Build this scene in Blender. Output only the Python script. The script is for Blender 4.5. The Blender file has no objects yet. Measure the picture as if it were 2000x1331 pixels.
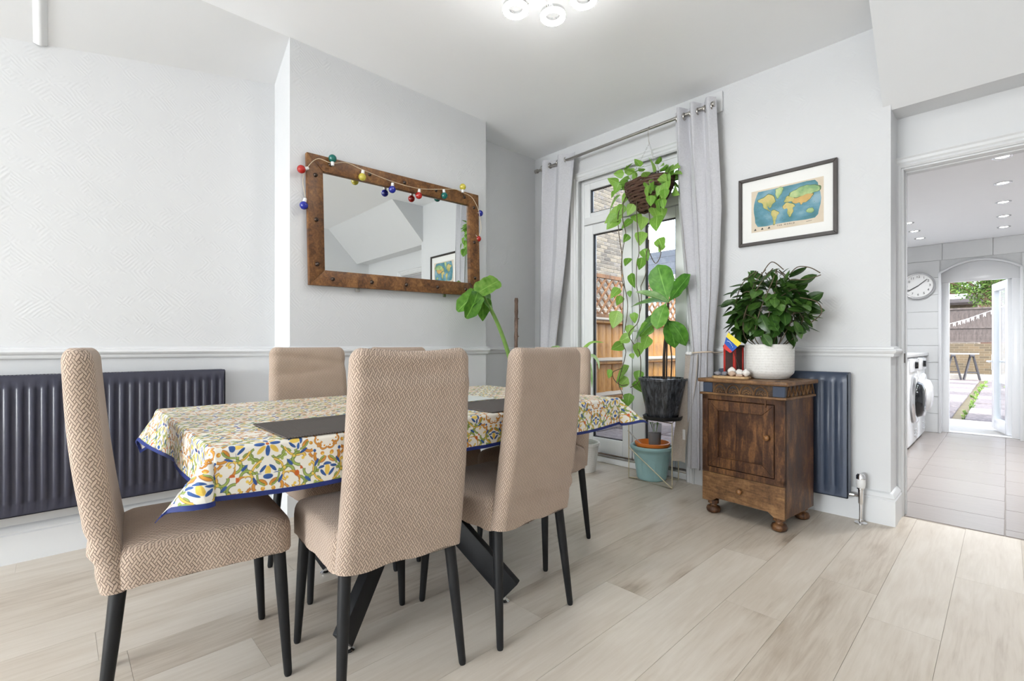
import bpy, bmesh, math, random
from math import sin, cos, pi, radians, sqrt, atan2
from mathutils import Vector, Matrix
random.seed(7)
S = bpy.context.scene
C = S.collection

# ------------------------------------------------------------------ camera, world, lights, exposure
cam_d = bpy.data.cameras.new('camera'); cam = bpy.data.objects.new('camera', cam_d); C.objects.link(cam)
cam.location = (0, 0, 0.975); cam.rotation_euler = (pi/2, 0, atan2(966, 927))
cam_d.sensor_width = 36; cam_d.lens = 36*927/2000; cam_d.shift_y = 11.5/2000; cam_d.clip_start = .02; cam_d.clip_end = 200
S.camera = cam
S.view_settings.view_transform = 'Standard'; S.view_settings.look = 'None'
S.view_settings.exposure = 0.90; S.view_settings.gamma = 1; S.view_settings.use_curve_mapping = False
S.cycles.use_denoising = True
S.cycles.max_bounces = 10; S.cycles.diffuse_bounces = 6; S.cycles.use_adaptive_sampling = True; S.cycles.adaptive_threshold = .06; S.cycles.adaptive_min_samples = 16; S.cycles.glossy_bounces = 4; S.cycles.transparent_max_bounces = 10
S.cycles.sample_clamp_indirect = 6; S.cycles.caustics_reflective = False; S.cycles.caustics_refractive = False
W = bpy.data.worlds.new('sky'); S.world = W; W.use_nodes = True
wt = W.node_tree; sky = wt.nodes.new('ShaderNodeTexSky'); sky.sky_type = 'NISHITA'
sky.sun_disc = False; sky.sun_elevation = radians(48); sky.sun_rotation = radians(150); sky.altitude = 50; sky.dust_density = 2.5
hs_ = wt.nodes.new('ShaderNodeHueSaturation'); hs_.inputs['Saturation'].default_value = .5; wt.links.new(sky.outputs[0], hs_.inputs['Color']); wt.links.new(hs_.outputs[0], wt.nodes['Background'].inputs[0]); wt.nodes['Background'].inputs[1].default_value = 0.75

def area(name, loc, rot, sx, sy, power, col=(1, 1, 1), spread=180):
    d = bpy.data.lights.new(name, 'AREA'); d.shape = 'RECTANGLE'; d.size = sx; d.size_y = sy; d.energy = power; d.color = col
    d.spread = radians(spread)
    o = bpy.data.objects.new(name, d); C.objects.link(o); o.location = loc; o.rotation_euler = rot
    return o
sun_d = bpy.data.lights.new('sun', 'SUN'); sun_d.energy = 1.2; sun_d.angle = radians(12); sun_d.color = (1, .96, .9)
sun = bpy.data.objects.new('sun', sun_d); C.objects.link(sun); sun.rotation_euler = (radians(38), radians(24), 0)
# area lamp added as daylight fill, tilted up at the unseen front window
area('front_fill_light', (-1.3, -5.14, 1.3), (radians(104), 0, 0), 2.4, 1.6, 150, (.93, .97, 1))

# ------------------------------------------------------------------ mesh helpers
class MB:
    def __init__(s): s.v = []; s.f = []; s.uv = {}
    def add(s, vs, fs, uvs=None):
        n = len(s.v); s.v += [tuple(p) for p in vs]
        for k, f in enumerate(fs):
            if uvs: s.uv[len(s.f)] = uvs[k]
            s.f.append(tuple(i+n for i in f))
        return s
    def box(s, x0, y0, z0, x1, y1, z1):
        if x0 > x1: x0, x1 = x1, x0
        if y0 > y1: y0, y1 = y1, y0
        if z0 > z1: z0, z1 = z1, z0
        return s.add([(x0,y0,z0),(x1,y0,z0),(x1,y1,z0),(x0,y1,z0),(x0,y0,z1),(x1,y0,z1),(x1,y1,z1),(x0,y1,z1)],
                     [(0,3,2,1),(4,5,6,7),(0,1,5,4),(1,2,6,5),(2,3,7,6),(3,0,4,7)])
    def bar(s, a, b, w, h, up=(0,0,1)):
        a = Vector(a); b = Vector(b); d = (b-a).normalized(); u = Vector(up)
        x = d.cross(u)
        if x.length < 1e-4: x = d.cross(Vector((1,0,0)))
        x.normalize(); u = x.cross(d).normalized()
        vs = []
        for p in (a, b):
            for sx, sz in ((-1,-1),(1,-1),(1,1),(-1,1)): vs.append(p + x*sx*w/2 + u*sz*h/2)
        return s.add(vs, [(0,1,2,3),(7,6,5,4),(0,4,5,1),(1,5,6,2),(2,6,7,3),(3,7,4,0)])
    def tube(s, pts, r, n=8, cap=True, closed=False):
        pts = [Vector(p) for p in pts]; m = len(pts); rs = r if isinstance(r, (list, tuple)) else [r]*m
        up = Vector((0,0,1)); vs = []; last = None
        for i, p in enumerate(pts):
            if closed: d = pts[(i+1) % m]-pts[i-1]
            else: d = pts[min(i+1, m-1)]-pts[max(i-1, 0)]
            if d.length < 1e-9: d = Vector((0,0,1))
            d.normalize()
            x = last - d*last.dot(d) if last is not None else d.cross(up)
            if x.length < 1e-3: x = d.cross(Vector((1,0,0)))
            x.normalize(); last = x; y = d.cross(x)
            for k in range(n):
                a = 2*pi*k/n; vs.append(p+(x*cos(a)+y*sin(a))*rs[i])
        fs = []
        for i in range(m if closed else m-1):
            j = (i+1) % m
            for k in range(n): fs.append((i*n+k, i*n+(k+1) % n, j*n+(k+1) % n, j*n+k))
        if cap and not closed: fs += [tuple(range(n))[::-1], tuple(range((m-1)*n, m*n))]
        return s.add(vs, fs)
    def lathe(s, prof, n=24, c=(0,0,0), M=None, mod=None):
        vs = []; c = Vector(c)
        for i, (r, z) in enumerate(prof):
            for k in range(n):
                a = 2*pi*k/n; q = r*(mod(a, i) if mod else 1)
                p = Vector((q*cos(a), q*sin(a), z)); vs.append((M @ p if M else p)+c)
        m = len(prof); fs = []
        for i in range(m-1):
            for k in range(n): fs.append((i*n+k, i*n+(k+1) % n, (i+1)*n+(k+1) % n, (i+1)*n+k))
        loop = prof[0] == prof[-1]
        if prof[0][0] > 1e-5 and not loop: fs.append(tuple(range(n))[::-1])
        if prof[-1][0] > 1e-5 and not loop: fs.append(tuple(range((m-1)*n, m*n)))
        return s.add(vs, fs)
    def ball(s, c, r, n=12, sz=1, M=None):
        m = max(5, n//2+1)
        return s.lathe([(r*sin(pi*i/m)+1e-6*(i in (0, m)), -r*sz*cos(pi*i/m)) for i in range(m+1)], n, c, M)
    def prism(s, poly, fn, a, b):
        n = len(poly); vs = [fn(p, q, a) for p, q in poly]+[fn(p, q, b) for p, q in poly]
        return s.add(vs, [tuple(range(n))[::-1], tuple(range(n, 2*n))]+[(i, (i+1) % n, n+(i+1) % n, n+i) for i in range(n)])
    def grid(s, fn, nu, nv):
        vs = [fn(i/nu, j/nv) for j in range(nv+1) for i in range(nu+1)]
        fs = [(j*(nu+1)+i, j*(nu+1)+i+1, (j+1)*(nu+1)+i+1, (j+1)*(nu+1)+i) for j in range(nv) for i in range(nu)]
        return s.add(vs, fs)
    def mesh(s, name, mat, smooth=None, bev=0, seg=2, fix=True):
        me = bpy.data.meshes.new(name); me.from_pydata(s.v, [], s.f)
        if s.uv:
            ul = me.uv_layers.new(name='UVMap')
            for p in me.polygons:
                if p.index in s.uv:
                    for li, q in zip(p.loop_indices, s.uv[p.index]): ul.data[li].uv = q
        if bev or fix:
            bm = bmesh.new(); bm.from_mesh(me)
            if fix: bmesh.ops.recalc_face_normals(bm, faces=bm.faces)
            if bev:
                es = [e for e in bm.edges if len(e.link_faces) == 2 and e.calc_face_angle(0) > .6]
                bmesh.ops.bevel(bm, geom=es, offset=bev, segments=seg, profile=.5, affect='EDGES', clamp_overlap=True)
            bm.to_mesh(me); bm.free()
        if smooth is not None or bev:
            me.polygons.foreach_set('use_smooth', [True]*len(me.polygons))
            me.set_sharp_from_angle(angle=radians(smooth if smooth else 40))
        if mat: me.materials.append(M[mat] if isinstance(mat, str) else mat)
        return me
    def build(s, name, mat, parent=None, **k):
        return link(name, s.mesh(name, mat, **k), parent)
def link(name, me, parent=None, loc=None, rot=None):
    o = bpy.data.objects.new(name, me); C.objects.link(o); o.parent = parent
    if loc is not None: o.location = loc
    if rot is not None: o.rotation_euler = rot
    return o
def tag(o, label, cat, group=None):
    o['label'] = label; o['category'] = cat
    if group: o['group'] = group
    return o
def thing(name, label, cat, loc=(0,0,0), rz=0, group=None):
    o = bpy.data.objects.new(name, None); C.objects.link(o); o.location = loc; o.rotation_euler = (0, 0, rz); o.empty_display_size = .1
    return tag(o, label, cat, group)
def struct(o, label=None):
    o['kind'] = 'structure'
    if label: o['label'] = label
    return o
def copy_tree(o, parent=None):
    c = o.copy(); C.objects.link(c); c.parent = parent
    for ch in list(o.children): copy_tree(ch, c)
    return c
def text_mesh(txt, size, extr=.0004, bold=False):
    cu = bpy.data.curves.new('lettering', 'FONT'); cu.body = txt; cu.size = size; cu.align_x = 'CENTER'; cu.align_y = 'CENTER'; cu.extrude = extr
    cu.resolution_u = 3
    if bold: cu.offset = size*.02
    o = bpy.data.objects.new('lettering', cu); C.objects.link(o); bpy.context.view_layer.update()
    me = bpy.data.meshes.new_from_object(o.evaluated_get(bpy.context.evaluated_depsgraph_get()))
    bpy.data.objects.remove(o); return me
def ss(a, b, x):
    t = max(0, min(1, (x-a)/(b-a))); return t*t*(3-2*t)
def interp(tab, x):
    if x <= tab[0][0]: return tab[0][1]
    for (a, p), (b, q) in zip(tab, tab[1:]):
        if x <= b: return p+(q-p)*(x-a)/(b-a)
    return tab[-1][1]
def catmull(P, n=6):
    P = [Vector(p) for p in P]; out = []
    for i in range(len(P)-1):
        a = P[max(i-1, 0)]; b = P[i]; c = P[i+1]; d = P[min(i+2, len(P)-1)]
        for k in range(n):
            t = k/n; out.append(.5*((2*b)+(c-a)*t+(2*a-5*b+4*c-d)*t*t+(3*b-a-3*c+d)*t**3))
    out.append(P[-1]); return out

# ------------------------------------------------------------------ material helpers: a small node expression language
M = {}
class X:
    def __init__(s, nt, k): s.nt = nt; s.k = k
    def _m(s, op, *a):
        n = s.nt.nodes.new('ShaderNodeMath'); n.operation = op
        for i, q in enumerate(a):
            if isinstance(q, X): s.nt.links.new(q.k, n.inputs[i])
            else: n.inputs[i].default_value = q
        return X(s.nt, n.outputs[0])
    def __add__(s, o): return s._m('ADD', s, o)
    __radd__ = __add__
    def __sub__(s, o): return s._m('SUBTRACT', s, o)
    def __rsub__(s, o): return s._m('SUBTRACT', o, s)
    def __mul__(s, o): return s._m('MULTIPLY', s, o)
    __rmul__ = __mul__
    def __truediv__(s, o): return s._m('DIVIDE', s, o)
    def lt(s, o): return s._m('LESS_THAN', s, o)
    def gt(s, o): return s._m('GREATER_THAN', s, o)
    def floor(s): return s._m('FLOOR', s)
    def fract(s): return s._m('FRACT', s)
    def abs(s): return s._m('ABSOLUTE', s)
    def sin(s): return s._m('SINE', s)
    def sqrt(s): return s._m('SQRT', s)
    def mod(s, o): return s._m('FLOORED_MODULO', s, o)
    def min(s, o): return s._m('MINIMUM', s, o)
    def max(s, o): return s._m('MAXIMUM', s, o)
    def pow(s, o): return s._m('POWER', s, o)
    def step(s, a, b):
        n = s.nt.nodes.new('ShaderNodeMapRange'); n.interpolation_type = 'SMOOTHSTEP'
        s.nt.links.new(s.k, n.inputs[0]); n.inputs[1].default_value = a; n.inputs[2].default_value = b
        return X(s.nt, n.outputs[0])
def sel(c, a, b): return b + c*(a-b) if isinstance(a, X) or isinstance(b, X) else c*(a-b)+b
class Mat:
    def __init__(s, name, rough=.5, metal=0, spec=.5, col=(.8,.8,.8), sheen=0, coat=0):
        s.m = bpy.data.materials.new(name); s.m.use_nodes = True; s.nt = s.m.node_tree; s.b = s.nt.nodes['Principled BSDF']
        s.b.inputs['Base Color'].default_value = (*col, 1); s.b.inputs['Roughness'].default_value = rough; s.b.inputs['Metallic'].default_value = metal
        s.b.inputs['Specular IOR Level'].default_value = spec
        if sheen: s.b.inputs['Sheen Weight'].default_value = sheen
        if coat: s.b.inputs['Coat Weight'].default_value = coat; s.b.inputs['Coat Roughness'].default_value = .12
        M[name] = s.m
    def n(s, t): return s.nt.nodes.new(t)
    def co(s, kind='Object', scale=(1,1,1), rot=(0,0,0), rnd=False):
        c = s.n('ShaderNodeTexCoord'); mp = s.n('ShaderNodeMapping'); mp.inputs['Scale'].default_value = scale; mp.inputs['Rotation'].default_value = rot
        s.nt.links.new(c.outputs[kind], mp.inputs[0])
        if rnd:
            oi = s.n('ShaderNodeObjectInfo'); vm = s.n('ShaderNodeVectorMath'); vm.operation = 'SCALE'; vm.inputs[0].default_value = (37, 53, 71)
            s.nt.links.new(oi.outputs['Random'], vm.inputs['Scale']); s.nt.links.new(vm.outputs[0], mp.inputs['Location'])
        return mp.outputs[0]
    def xyz(s, v):
        q = s.n('ShaderNodeSeparateXYZ'); s.nt.links.new(v, q.inputs[0]); return [X(s.nt, o) for o in q.outputs]
    def rnd(s): return X(s.nt, s.n('ShaderNodeObjectInfo').outputs['Random'])
    def noise(s, v, sc=5, det=3, rough=.5, dist=0):
        q = s.n('ShaderNodeTexNoise'); q.inputs['Scale'].default_value = sc; q.inputs['Detail'].default_value = det
        q.inputs['Roughness'].default_value = rough; q.inputs['Distortion'].default_value = dist
        if v is not None: s.nt.links.new(v, q.inputs['Vector'])
        return X(s.nt, q.outputs['Fac'])
    def vor(s, v, sc=5, feat='F1', out='Distance'):
        q = s.n('ShaderNodeTexVoronoi'); q.inputs['Scale'].default_value = sc; q.feature = feat; s.nt.links.new(v, q.inputs['Vector'])
        return X(s.nt, q.outputs[out])
    def ramp(s, x, stops):
        q = s.n('ShaderNodeValToRGB'); s.nt.links.new(x.k, q.inputs[0]); e = q.color_ramp.elements
        while len(e) < len(stops): e.new(.5)
        for k, (p, c) in enumerate(stops): e[k].position = p; e[k].color = (*c, 1)
        return q.outputs[0]
    def mix(s, f, a, b):
        q = s.n('ShaderNodeMix'); q.data_type = 'RGBA'
        if isinstance(f, X): s.nt.links.new(f.k, q.inputs[0])
        else: q.inputs[0].default_value = f
        for i, c in ((6, a), (7, b)):
            if isinstance(c, (tuple, list)): q.inputs[i].default_value = (*c[:3], 1)
            else: s.nt.links.new(c, q.inputs[i])
        return q.outputs[2]
    def col(s, c): s.nt.links.new(c, s.b.inputs['Base Color']); return s
    def rgh(s, x): s.nt.links.new(x.k, s.b.inputs['Roughness']); return s
    def bump(s, x, strength=.3, dist=.002):
        q = s.n('ShaderNodeBump'); q.inputs['Strength'].default_value = strength; q.inputs['Distance'].default_value = dist
        s.nt.links.new(x.k, q.inputs['Height']); s.nt.links.new(q.outputs[0], s.b.inputs['Normal']); return s
    def emit(s, col, st): s.b.inputs['Emission Color'].default_value = (*col, 1); s.b.inputs['Emission Strength'].default_value = st; return s
def plain(name, col, rough=.5, **k):
    amp = k.pop('amp', .06); sc = k.pop('nsc', 30); bmp = k.pop('bmp', 0)
    m = Mat(name, rough, col=col, **k); nz = m.noise(m.co(), sc, 3)
    m.col(m.mix(nz, tuple(c*(1-amp) for c in col), tuple(min(1, c*(1+amp)) for c in col)))
    if bmp: m.bump(nz, bmp, .002)
    return m

# paints
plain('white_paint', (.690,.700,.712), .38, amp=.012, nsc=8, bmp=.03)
plain('ceiling_paint', (.905,.915,.935), .7, amp=.01, nsc=4)
plain('lower_wall_paint', (.79,.80,.79), .45, amp=.015, nsc=6, bmp=.03)
m = Mat('wallpaper_paint', .6)
P = m.co('Object'); x, y, z = m.xyz(P); h = x+y
cell = (((h/.13).floor()+(z/.085).floor()).mod(2)).gt(.5)
wob = m.noise(P, 9, 2)*.05
st = sel(cell, (h+z+wob)*300, (h-z+wob)*300).sin()*.5+.5
br = m.noise(P, 16, 2).step(.42, .62)
up = z.gt(.99)
m.bump(st*br*up, .16, .003); m.col(m.mix(m.noise(P, 3, 2), (.640,.650,.664), (.660,.670,.683)))
# floor boards
m = Mat('plank_wood', .34, spec=.45)
P = m.co('Object', (14, 1.1, 1), rnd=True); P2 = m.co('Object', (3.0, .75, 1), rnd=True); P3 = m.co('Object', (60, 3.2, 1), rnd=True)
big = m.noise(P2, 2.2, 3, .55, .6); gr = m.noise(P, 3, 6, .6, .9); fine = m.noise(P3, 3, 3)
kn = m.vor(m.co('Object', (3.4, 1.5, 1), rnd=True), .95); knot = 1-kn.step(.03, .26)
ring = ((kn*60+gr*6).sin()*.5+.5)*knot
t = gr*.48+big*.44+fine*.14+m.rnd()*.16-.04-knot*.20-ring*.07
m.col(m.ramp(t, [(.20,(.27,.21,.155)),(.36,(.47,.395,.315)),(.52,(.60,.53,.445)),(.76,(.70,.64,.56))]))
m.rgh(.30+gr*.16); m.bump(gr*.5+fine*.5, .12, .001)
plain('plank_gap', (.40,.345,.285), .7)
# textile cover: woven relief
def weave(name, lo, hi):
    m = Mat(name, .95, spec=.15, sheen=.25)
    c = m.n('ShaderNodeTexCoord'); u, v, _ = m.xyz(c.outputs['UV'])
    k = 1/.0064/1.19; p = (u+v*.65)*k; q = (v*.65-u)*k
    i = (p/2).floor(); j = (q/2).floor(); a = (p-i*2-1).abs(); b = (q-j*2-1).abs(); ev = (i+j).mod(2).lt(.5)
    A = sel(ev, a, b); B = sel(ev, b, a)
    d1 = (.5-B).min(1.5-A); d2 = (.5-A).min(B-.5); d3 = (A.min(B)-.5)*1.0
    d = sel(B.lt(.5), d1, sel(A.lt(.5), d2, d3))*2
    hgt = d.step(-.02, .30); fz = m.noise(c.outputs['UV'], 900, 2)
    wr = m.noise(c.outputs['UV'], 14, 2)
    m.col(m.mix(hgt*(.80+fz*.3)*(.85+wr*.3), lo, hi)); m.bump(hgt+fz*.15, .8, .0035)
weave('chair_fabric', (.175,.115,.079), (.545,.424,.338))
# tablecloth print
def cloth_print(name, fade):
    m = Mat(name, .42 if fade == 0 else .7, spec=.4)
    c = m.n('ShaderNodeTexCoord'); u, v, _ = m.xyz(c.outputs['UV'])
    T = .142; nz = m.noise(c.outputs['UV'], 30, 2)*.006
    i = (u/T).floor(); j = (v/T).floor(); par = (i+j).mod(2).gt(.5)
    a0 = ((u+nz)/T-i)*2-1; b0 = ((v-nz)/T-j)*2-1
    a = a0.abs(); b = b0.abs(); hi = a.max(b); lo = a.min(b)
    white = (.80,.775,.70); col = [None]
    shade = m.noise(c.outputs['UV'], 55, 2)
    def put(f, cc):
        col[0] = m.mix(f, col[0] if col[0] is not None else white, cc)
    def dist(px, py, X_=hi, Y_=lo): return ((X_-px)*(X_-px)+(Y_-py)*(Y_-py)).sqrt()
    def ring(px, py, r, w, X_=hi, Y_=lo): return 1-((dist(px, py, X_, Y_)-r).abs()).step(w*.34, w*.66)
    def ell(px, py, rx, ry, ang, X_=hi, Y_=lo):
        cs, sn = cos(ang), sin(ang); dx = X_-px; dy = Y_-py
        e = (((dx*cs+dy*sn)/rx).pow(2)+((dy*cs-dx*sn)/ry).pow(2)).sqrt(); return 1-e.step(.8, 1)
    orange = m.mix(shade, (.42,.13,.015), (.82,.42,.06)); green = m.mix(shade, (.13,.22,.03), (.50,.58,.16))
    yellow = m.mix(shade, (.62,.36,.03), (.90,.70,.16)); blue = m.mix(shade, (.012,.035,.14), (.05,.16,.46))
    A = 1-par*1.0; B = par*1.0
    dkg, dko = (.07,.11,.02), (.30,.085,.012)
    def scroll(px, py, r, w, cc, dk, mx, my, off, T_):
        m_ = ((hi-px)*mx+(lo-py)*my).gt(off)*T_; put(ring(px, py, r, w*1.55)*m_, dk); put(ring(px, py, r, w)*m_, cc)
    def eye(px, py, r, cc, T_): put(ell(px, py, r, r, 0)*T_, cc)
    # tile A: flower with green scrolls
    scroll(.66,.40,.25,.060,green,dkg,.3,1,-.02,A); scroll(.60,.40,.13,.055,green,dkg,-.6,-1,-.05,A); eye(.565,.44,.055,green,A)
    scroll(.36,.30,.17,.050,green,dkg,1,.2,.02,A); scroll(1.0,.0,.50,.050,yellow,dko,0,1,.18,A); scroll(1.0,.62,.20,.060,green,dkg,-1,0,-.1,A)
    put(ell(.90,.0,.20,.10,0)*A, yellow); put(ell(.80,.15,.17,.055,.75)*A, blue); put(ell(.99,.22,.13,.05,1.75)*A, blue); put(ell(.70,.70,.15,.055,pi/4)*A, blue)
    put(ell(.24,.0,.19,.08,0)*A, blue); put(ell(.20,.20,.20,.08,pi/4)*A, yellow); put(ell(0,0,.06,.06,0)*A, (.55,.12,.02)); eye(.84,.52,.05,yellow,A)
    # tile B: clover with orange scrolls
    scroll(.30,.12,.13,.042,orange,dko,1,1.2,-.06,B); scroll(.17,.30,.16,.036,orange,dko,.6,1,-.03,B); eye(.33,.10,.035,orange,B)
    scroll(.64,.26,.19,.070,orange,dko,1,.4,-.06,B); eye(.57,.17,.075,orange,B); eye(.60,.16,.035,yellow,B)
    scroll(.80,.70,.24,.060,orange,dko,-.4,1,-.12,B); scroll(.92,.60,.13,.06,yellow,dko,.5,-1,-.06,B); eye(.86,.62,.055,yellow,B)
    scroll(1.0,.0,.34,.045,green,dkg,0,1,.10,B)
    put(ell(.45,.45,.06,.06,0)*B, blue); put(ell(.95,.0,.10,.17,0)*B, blue); put(ell(.84,.40,.15,.05,.5)*B, blue); put(ell(.94,.94,.09,.09,0)*B, (.55,.12,.02)); put(ell(.70,.90,.13,.05,1.2)*B, blue)
    r = col[0]
    if fade: r = m.mix(.62, r, (.78,.79,.82))
    m.col(r)
cloth_print('cloth_print', 0); cloth_print('cloth_back', 1)
plain('cloth_hem', (.006,.020,.15), .6, amp=.15)
m = Mat('placemat_weave', .75); P = m.co('Object'); x, y, z = m.xyz(P)
w_ = (y*900).sin()*.5+.5; dash = m.noise(m.co('Object', (25, 160, 1)), 1, 1).step(.60, .64)
m.col(m.mix(w_*.7+m.noise(P, 200, 2)*.3, (.032,.026,.023), (.105,.089,.080))); m.bump(w_, .5, .001)
plain('pale_mat', (.62,.66,.65), .4)
plain('black_steel', (.008,.0085,.010), .48, amp=.2, spec=.35)
plain('chrome', (.75,.75,.76), .15, metal=1, amp=.02)
plain('brushed_nickel', (.48,.46,.43), .28, metal=1, amp=.08)
plain('gold_wire', (.62,.55,.40), .32, metal=.8, amp=.05)
# old wood
def wood(name, lo, mid, hi, sc=(18,18,2.5), rough=.42, bmp=.15):
    m = Mat(name, rough, spec=.4); P = m.co('Object', sc, rnd=True); g = m.noise(P, 2.2, 6, .62, 1.2); b = m.noise(m.co('Object', (7,7,4)), 1.3, 4, .6, .4); f = m.noise(m.co('Object', (90,90,60)), 1.5, 2)
    m.col(m.ramp(g*.45+b*.42+f*.13, [(.36,lo),(.5,mid),(.66,hi)])); m.bump(g+f*.5, bmp, .0015); m.rgh(.3+g*.3)
wood('mango_wood', (.016,.007,.005), (.070,.028,.012), (.25,.115,.040))
wood('mango_top', (.05,.024,.012), (.17,.085,.035), (.34,.19,.08), (4,30,20))
wood('carved_wood', (.012,.010,.011), (.05,.028,.016), (.22,.11,.04), (60,60,60), .5, .6)
wood('mirror_wood', (.045,.017,.008), (.16,.068,.022), (.33,.165,.055), (3,14,14), .38)
wood('fence_wood', (.22,.085,.018), (.46,.22,.055), (.60,.33,.10), (14,14,1.2), .7)
wood('trellis_wood', (.10,.045,.018), (.26,.125,.05), (.38,.2,.09), (14,14,3), .7)
wood('weathered_fence', (.026,.021,.020), (.060,.049,.045), (.10,.085,.078), (14,14,1.2), .8)
wood('tray_wood', (.36,.22,.10), (.52,.34,.17), (.65,.46,.26), (10,40,10))
wood('dead_stem', (.05,.028,.02), (.16,.10,.07), (.30,.20,.15), (40,40,10), .8)
m = Mat('knob_wood', .3, col=(.24,.10,.03)); nz = m.noise(m.co('Object', (40,40,40)), 2, 3); m.col(m.mix(nz, (.15,.06,.02), (.34,.16,.05)))
plain('radiator_left_paint', (.032,.033,.054), .30, amp=.12)
plain('radiator_back_paint', (.050,.066,.105), .34, amp=.12)
plain('stud_metal', (.09,.07,.06), .28, metal=1, amp=.3)
m = Mat('mirror_glass', .02, metal=1, col=(.86,.88,.87)); m.rgh(m.noise(m.co(), 40, 2)*.01+.004)
plain('frame_brown', (.032,.024,.020), .4, amp=.12)
plain('mount_card', (.82,.82,.80), .8, amp=.01)
m = Mat('map_paper', .8); nz = m.noise(m.co(), 14, 4); m.col(m.mix(nz, (.60,.50,.38), (.74,.66,.53)))
m = Mat('map_ocean', .7); nz = m.noise(m.co('Object', (1,1,1.5)), 9, 5); m.col(m.ramp(nz, [(.3,(.045,.17,.18)),(.5,(.10,.27,.35)),(.68,(.25,.41,.49))]))
m = Mat('map_land', .7); nz = m.noise(m.co(), 16, 4); m.col(m.ramp(nz, [(.32,(.22,.28,.10)),(.47,(.50,.46,.15)),(.6,(.62,.52,.20)),(.72,(.52,.28,.10))]))
m = Mat('map_green_land', .7); nz = m.noise(m.co(), 16, 4); m.col(m.ramp(nz, [(.35,(.20,.36,.16)),(.55,(.42,.55,.24)),(.7,(.58,.62,.30))]))
plain('map_ochre_land', (.56,.36,.12), .7, amp=.35, nsc=18); plain('map_coast', (.10,.17,.07), .7, amp=.2); plain('print_ink', (.05,.045,.04), .8)
def schlick(m):
    lw = m.n('ShaderNodeLayerWeight'); lw.inputs[0].default_value = .5; return X(m.nt, lw.outputs['Facing']).pow(4)*.7+.025
m = Mat('picture_glass', .05); t = m.n('ShaderNodeBsdfTransparent'); g = m.n('ShaderNodeBsdfGlossy'); g.inputs[1].default_value = .25; f = schlick(m)*.12
mx = m.n('ShaderNodeMixShader'); m.nt.links.new(f.k, mx.inputs[0]); m.nt.links.new(t.outputs[0], mx.inputs[1]); m.nt.links.new(g.outputs[0], mx.inputs[2]); m.nt.links.new(mx.outputs[0], m.nt.nodes['Material Output'].inputs[0])
m = Mat('window_glass', .05); t = m.n('ShaderNodeBsdfTransparent'); t.inputs[0].default_value = (.95,.97,.97,1); g = m.n('ShaderNodeBsdfGlossy'); g.inputs[1].default_value = .02; f = schlick(m)
mx = m.n('ShaderNodeMixShader'); m.nt.links.new(f.k, mx.inputs[0]); m.nt.links.new(t.outputs[0], mx.inputs[1]); m.nt.links.new(g.outputs[0], mx.inputs[2]); m.nt.links.new(mx.outputs[0], m.nt.nodes['Material Output'].inputs[0])
def fabric(name, lo, hi):
    m = Mat(name, .95, spec=.1, sheen=.2); x, y, z = m.xyz(m.co()); th = m.noise(m.co('Object', (600,600,60)), 1, 2)*.5+m.noise(m.co('Object', (60,60,600)), 1, 2)*.5
    m.col(m.mix(th.step(.35,.65), lo, hi)); m.bump(th, .25, .0008)
fabric('curtain_fabric', (.50,.50,.53), (.60,.60,.63)); fabric('curtain_lining', (.48,.42,.36), (.58,.52,.46))
plain('upvc', (.82,.83,.84), .22, amp=.01); plain('rubber_seal', (.03,.03,.032), .6)
plain('cord_beige', (.60,.50,.40), .8)
def leafmat(name, lo, mid, hi, rough=.35, trans=.25):
    m = Mat(name, rough, spec=.45); c = m.n('ShaderNodeTexCoord'); u, v, _ = m.xyz(c.outputs['UV'])
    vein = 1-(v-.5).abs().step(.0, .035); lat = (((u*9-(v-.5).abs()*7)).fract()-.5).abs().step(.0, .12)
    nz = m.noise(m.co('Object', rnd=True), 22, 3); t = nz*.7+m.rnd()*.35
    cc = m.mix(vein*.55, m.ramp(t, [(.3,lo),(.55,mid),(.85,hi)]), tuple(min(1, q*1.5+.03) for q in hi)); m.col(cc)
    m.bump(lat, .2, .002)
    tr = m.n('ShaderNodeBsdfTranslucent'); m.nt.links.new(cc, tr.inputs[0]); mx = m.n('ShaderNodeMixShader'); mx.inputs[0].default_value = trans
    m.nt.links.new(m.b.outputs[0], mx.inputs[1]); m.nt.links.new(tr.outputs[0], mx.inputs[2]); m.nt.links.new(mx.outputs[0], m.nt.nodes['Material Output'].inputs[0])
leafmat('hoya_leaf', (.012,.042,.007), (.038,.10,.016), (.12,.24,.045), .28, .15)
leafmat('pothos_leaf', (.13,.32,.035), (.27,.52,.08), (.46,.68,.20), .35, .45)
leafmat('fig_leaf', (.045,.16,.018), (.11,.32,.035), (.23,.47,.09), .35, .3)
leafmat('banana_leaf', (.05,.17,.015), (.12,.31,.03), (.26,.46,.09), .35, .35)
leafmat('pale_leaf', (.22,.40,.14), (.42,.60,.28), (.62,.74,.46), .4, .4)
leafmat('tree_leaf', (.05,.10,.02), (.13,.24,.045), (.34,.45,.12), .6, .4)
leafmat('weed_leaf', (.06,.14,.02), (.16,.30,.05), (.35,.48,.12), .6, .3)
plain('vine_stem', (.10,.075,.045), .7, amp=.3); plain('green_stem', (.18,.32,.07), .5, amp=.2); plain('dark_stem', (.035,.024,.018), .7, amp=.3)
m = Mat('wicker', .6); nz = m.noise(m.co('Object', (60,60,60)), 1.5, 2); m.col(m.mix(nz, (.020,.009,.008), (.15,.075,.045)))
plain('soil', (.03,.02,.014), .95, amp=.5, bmp=.6, nsc=60)
m = Mat('glazed_pot', .22, spec=.6); P = m.co('Object', (30,30,3)); nz = m.noise(P, 2, 5, .7, .4); zz = m.xyz(m.co())[2]
m.col(m.mix((nz*1.1+(zz-.05).abs()*.25).step(.45,.78), (.020,.022,.025), (.11,.12,.138)))
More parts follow.
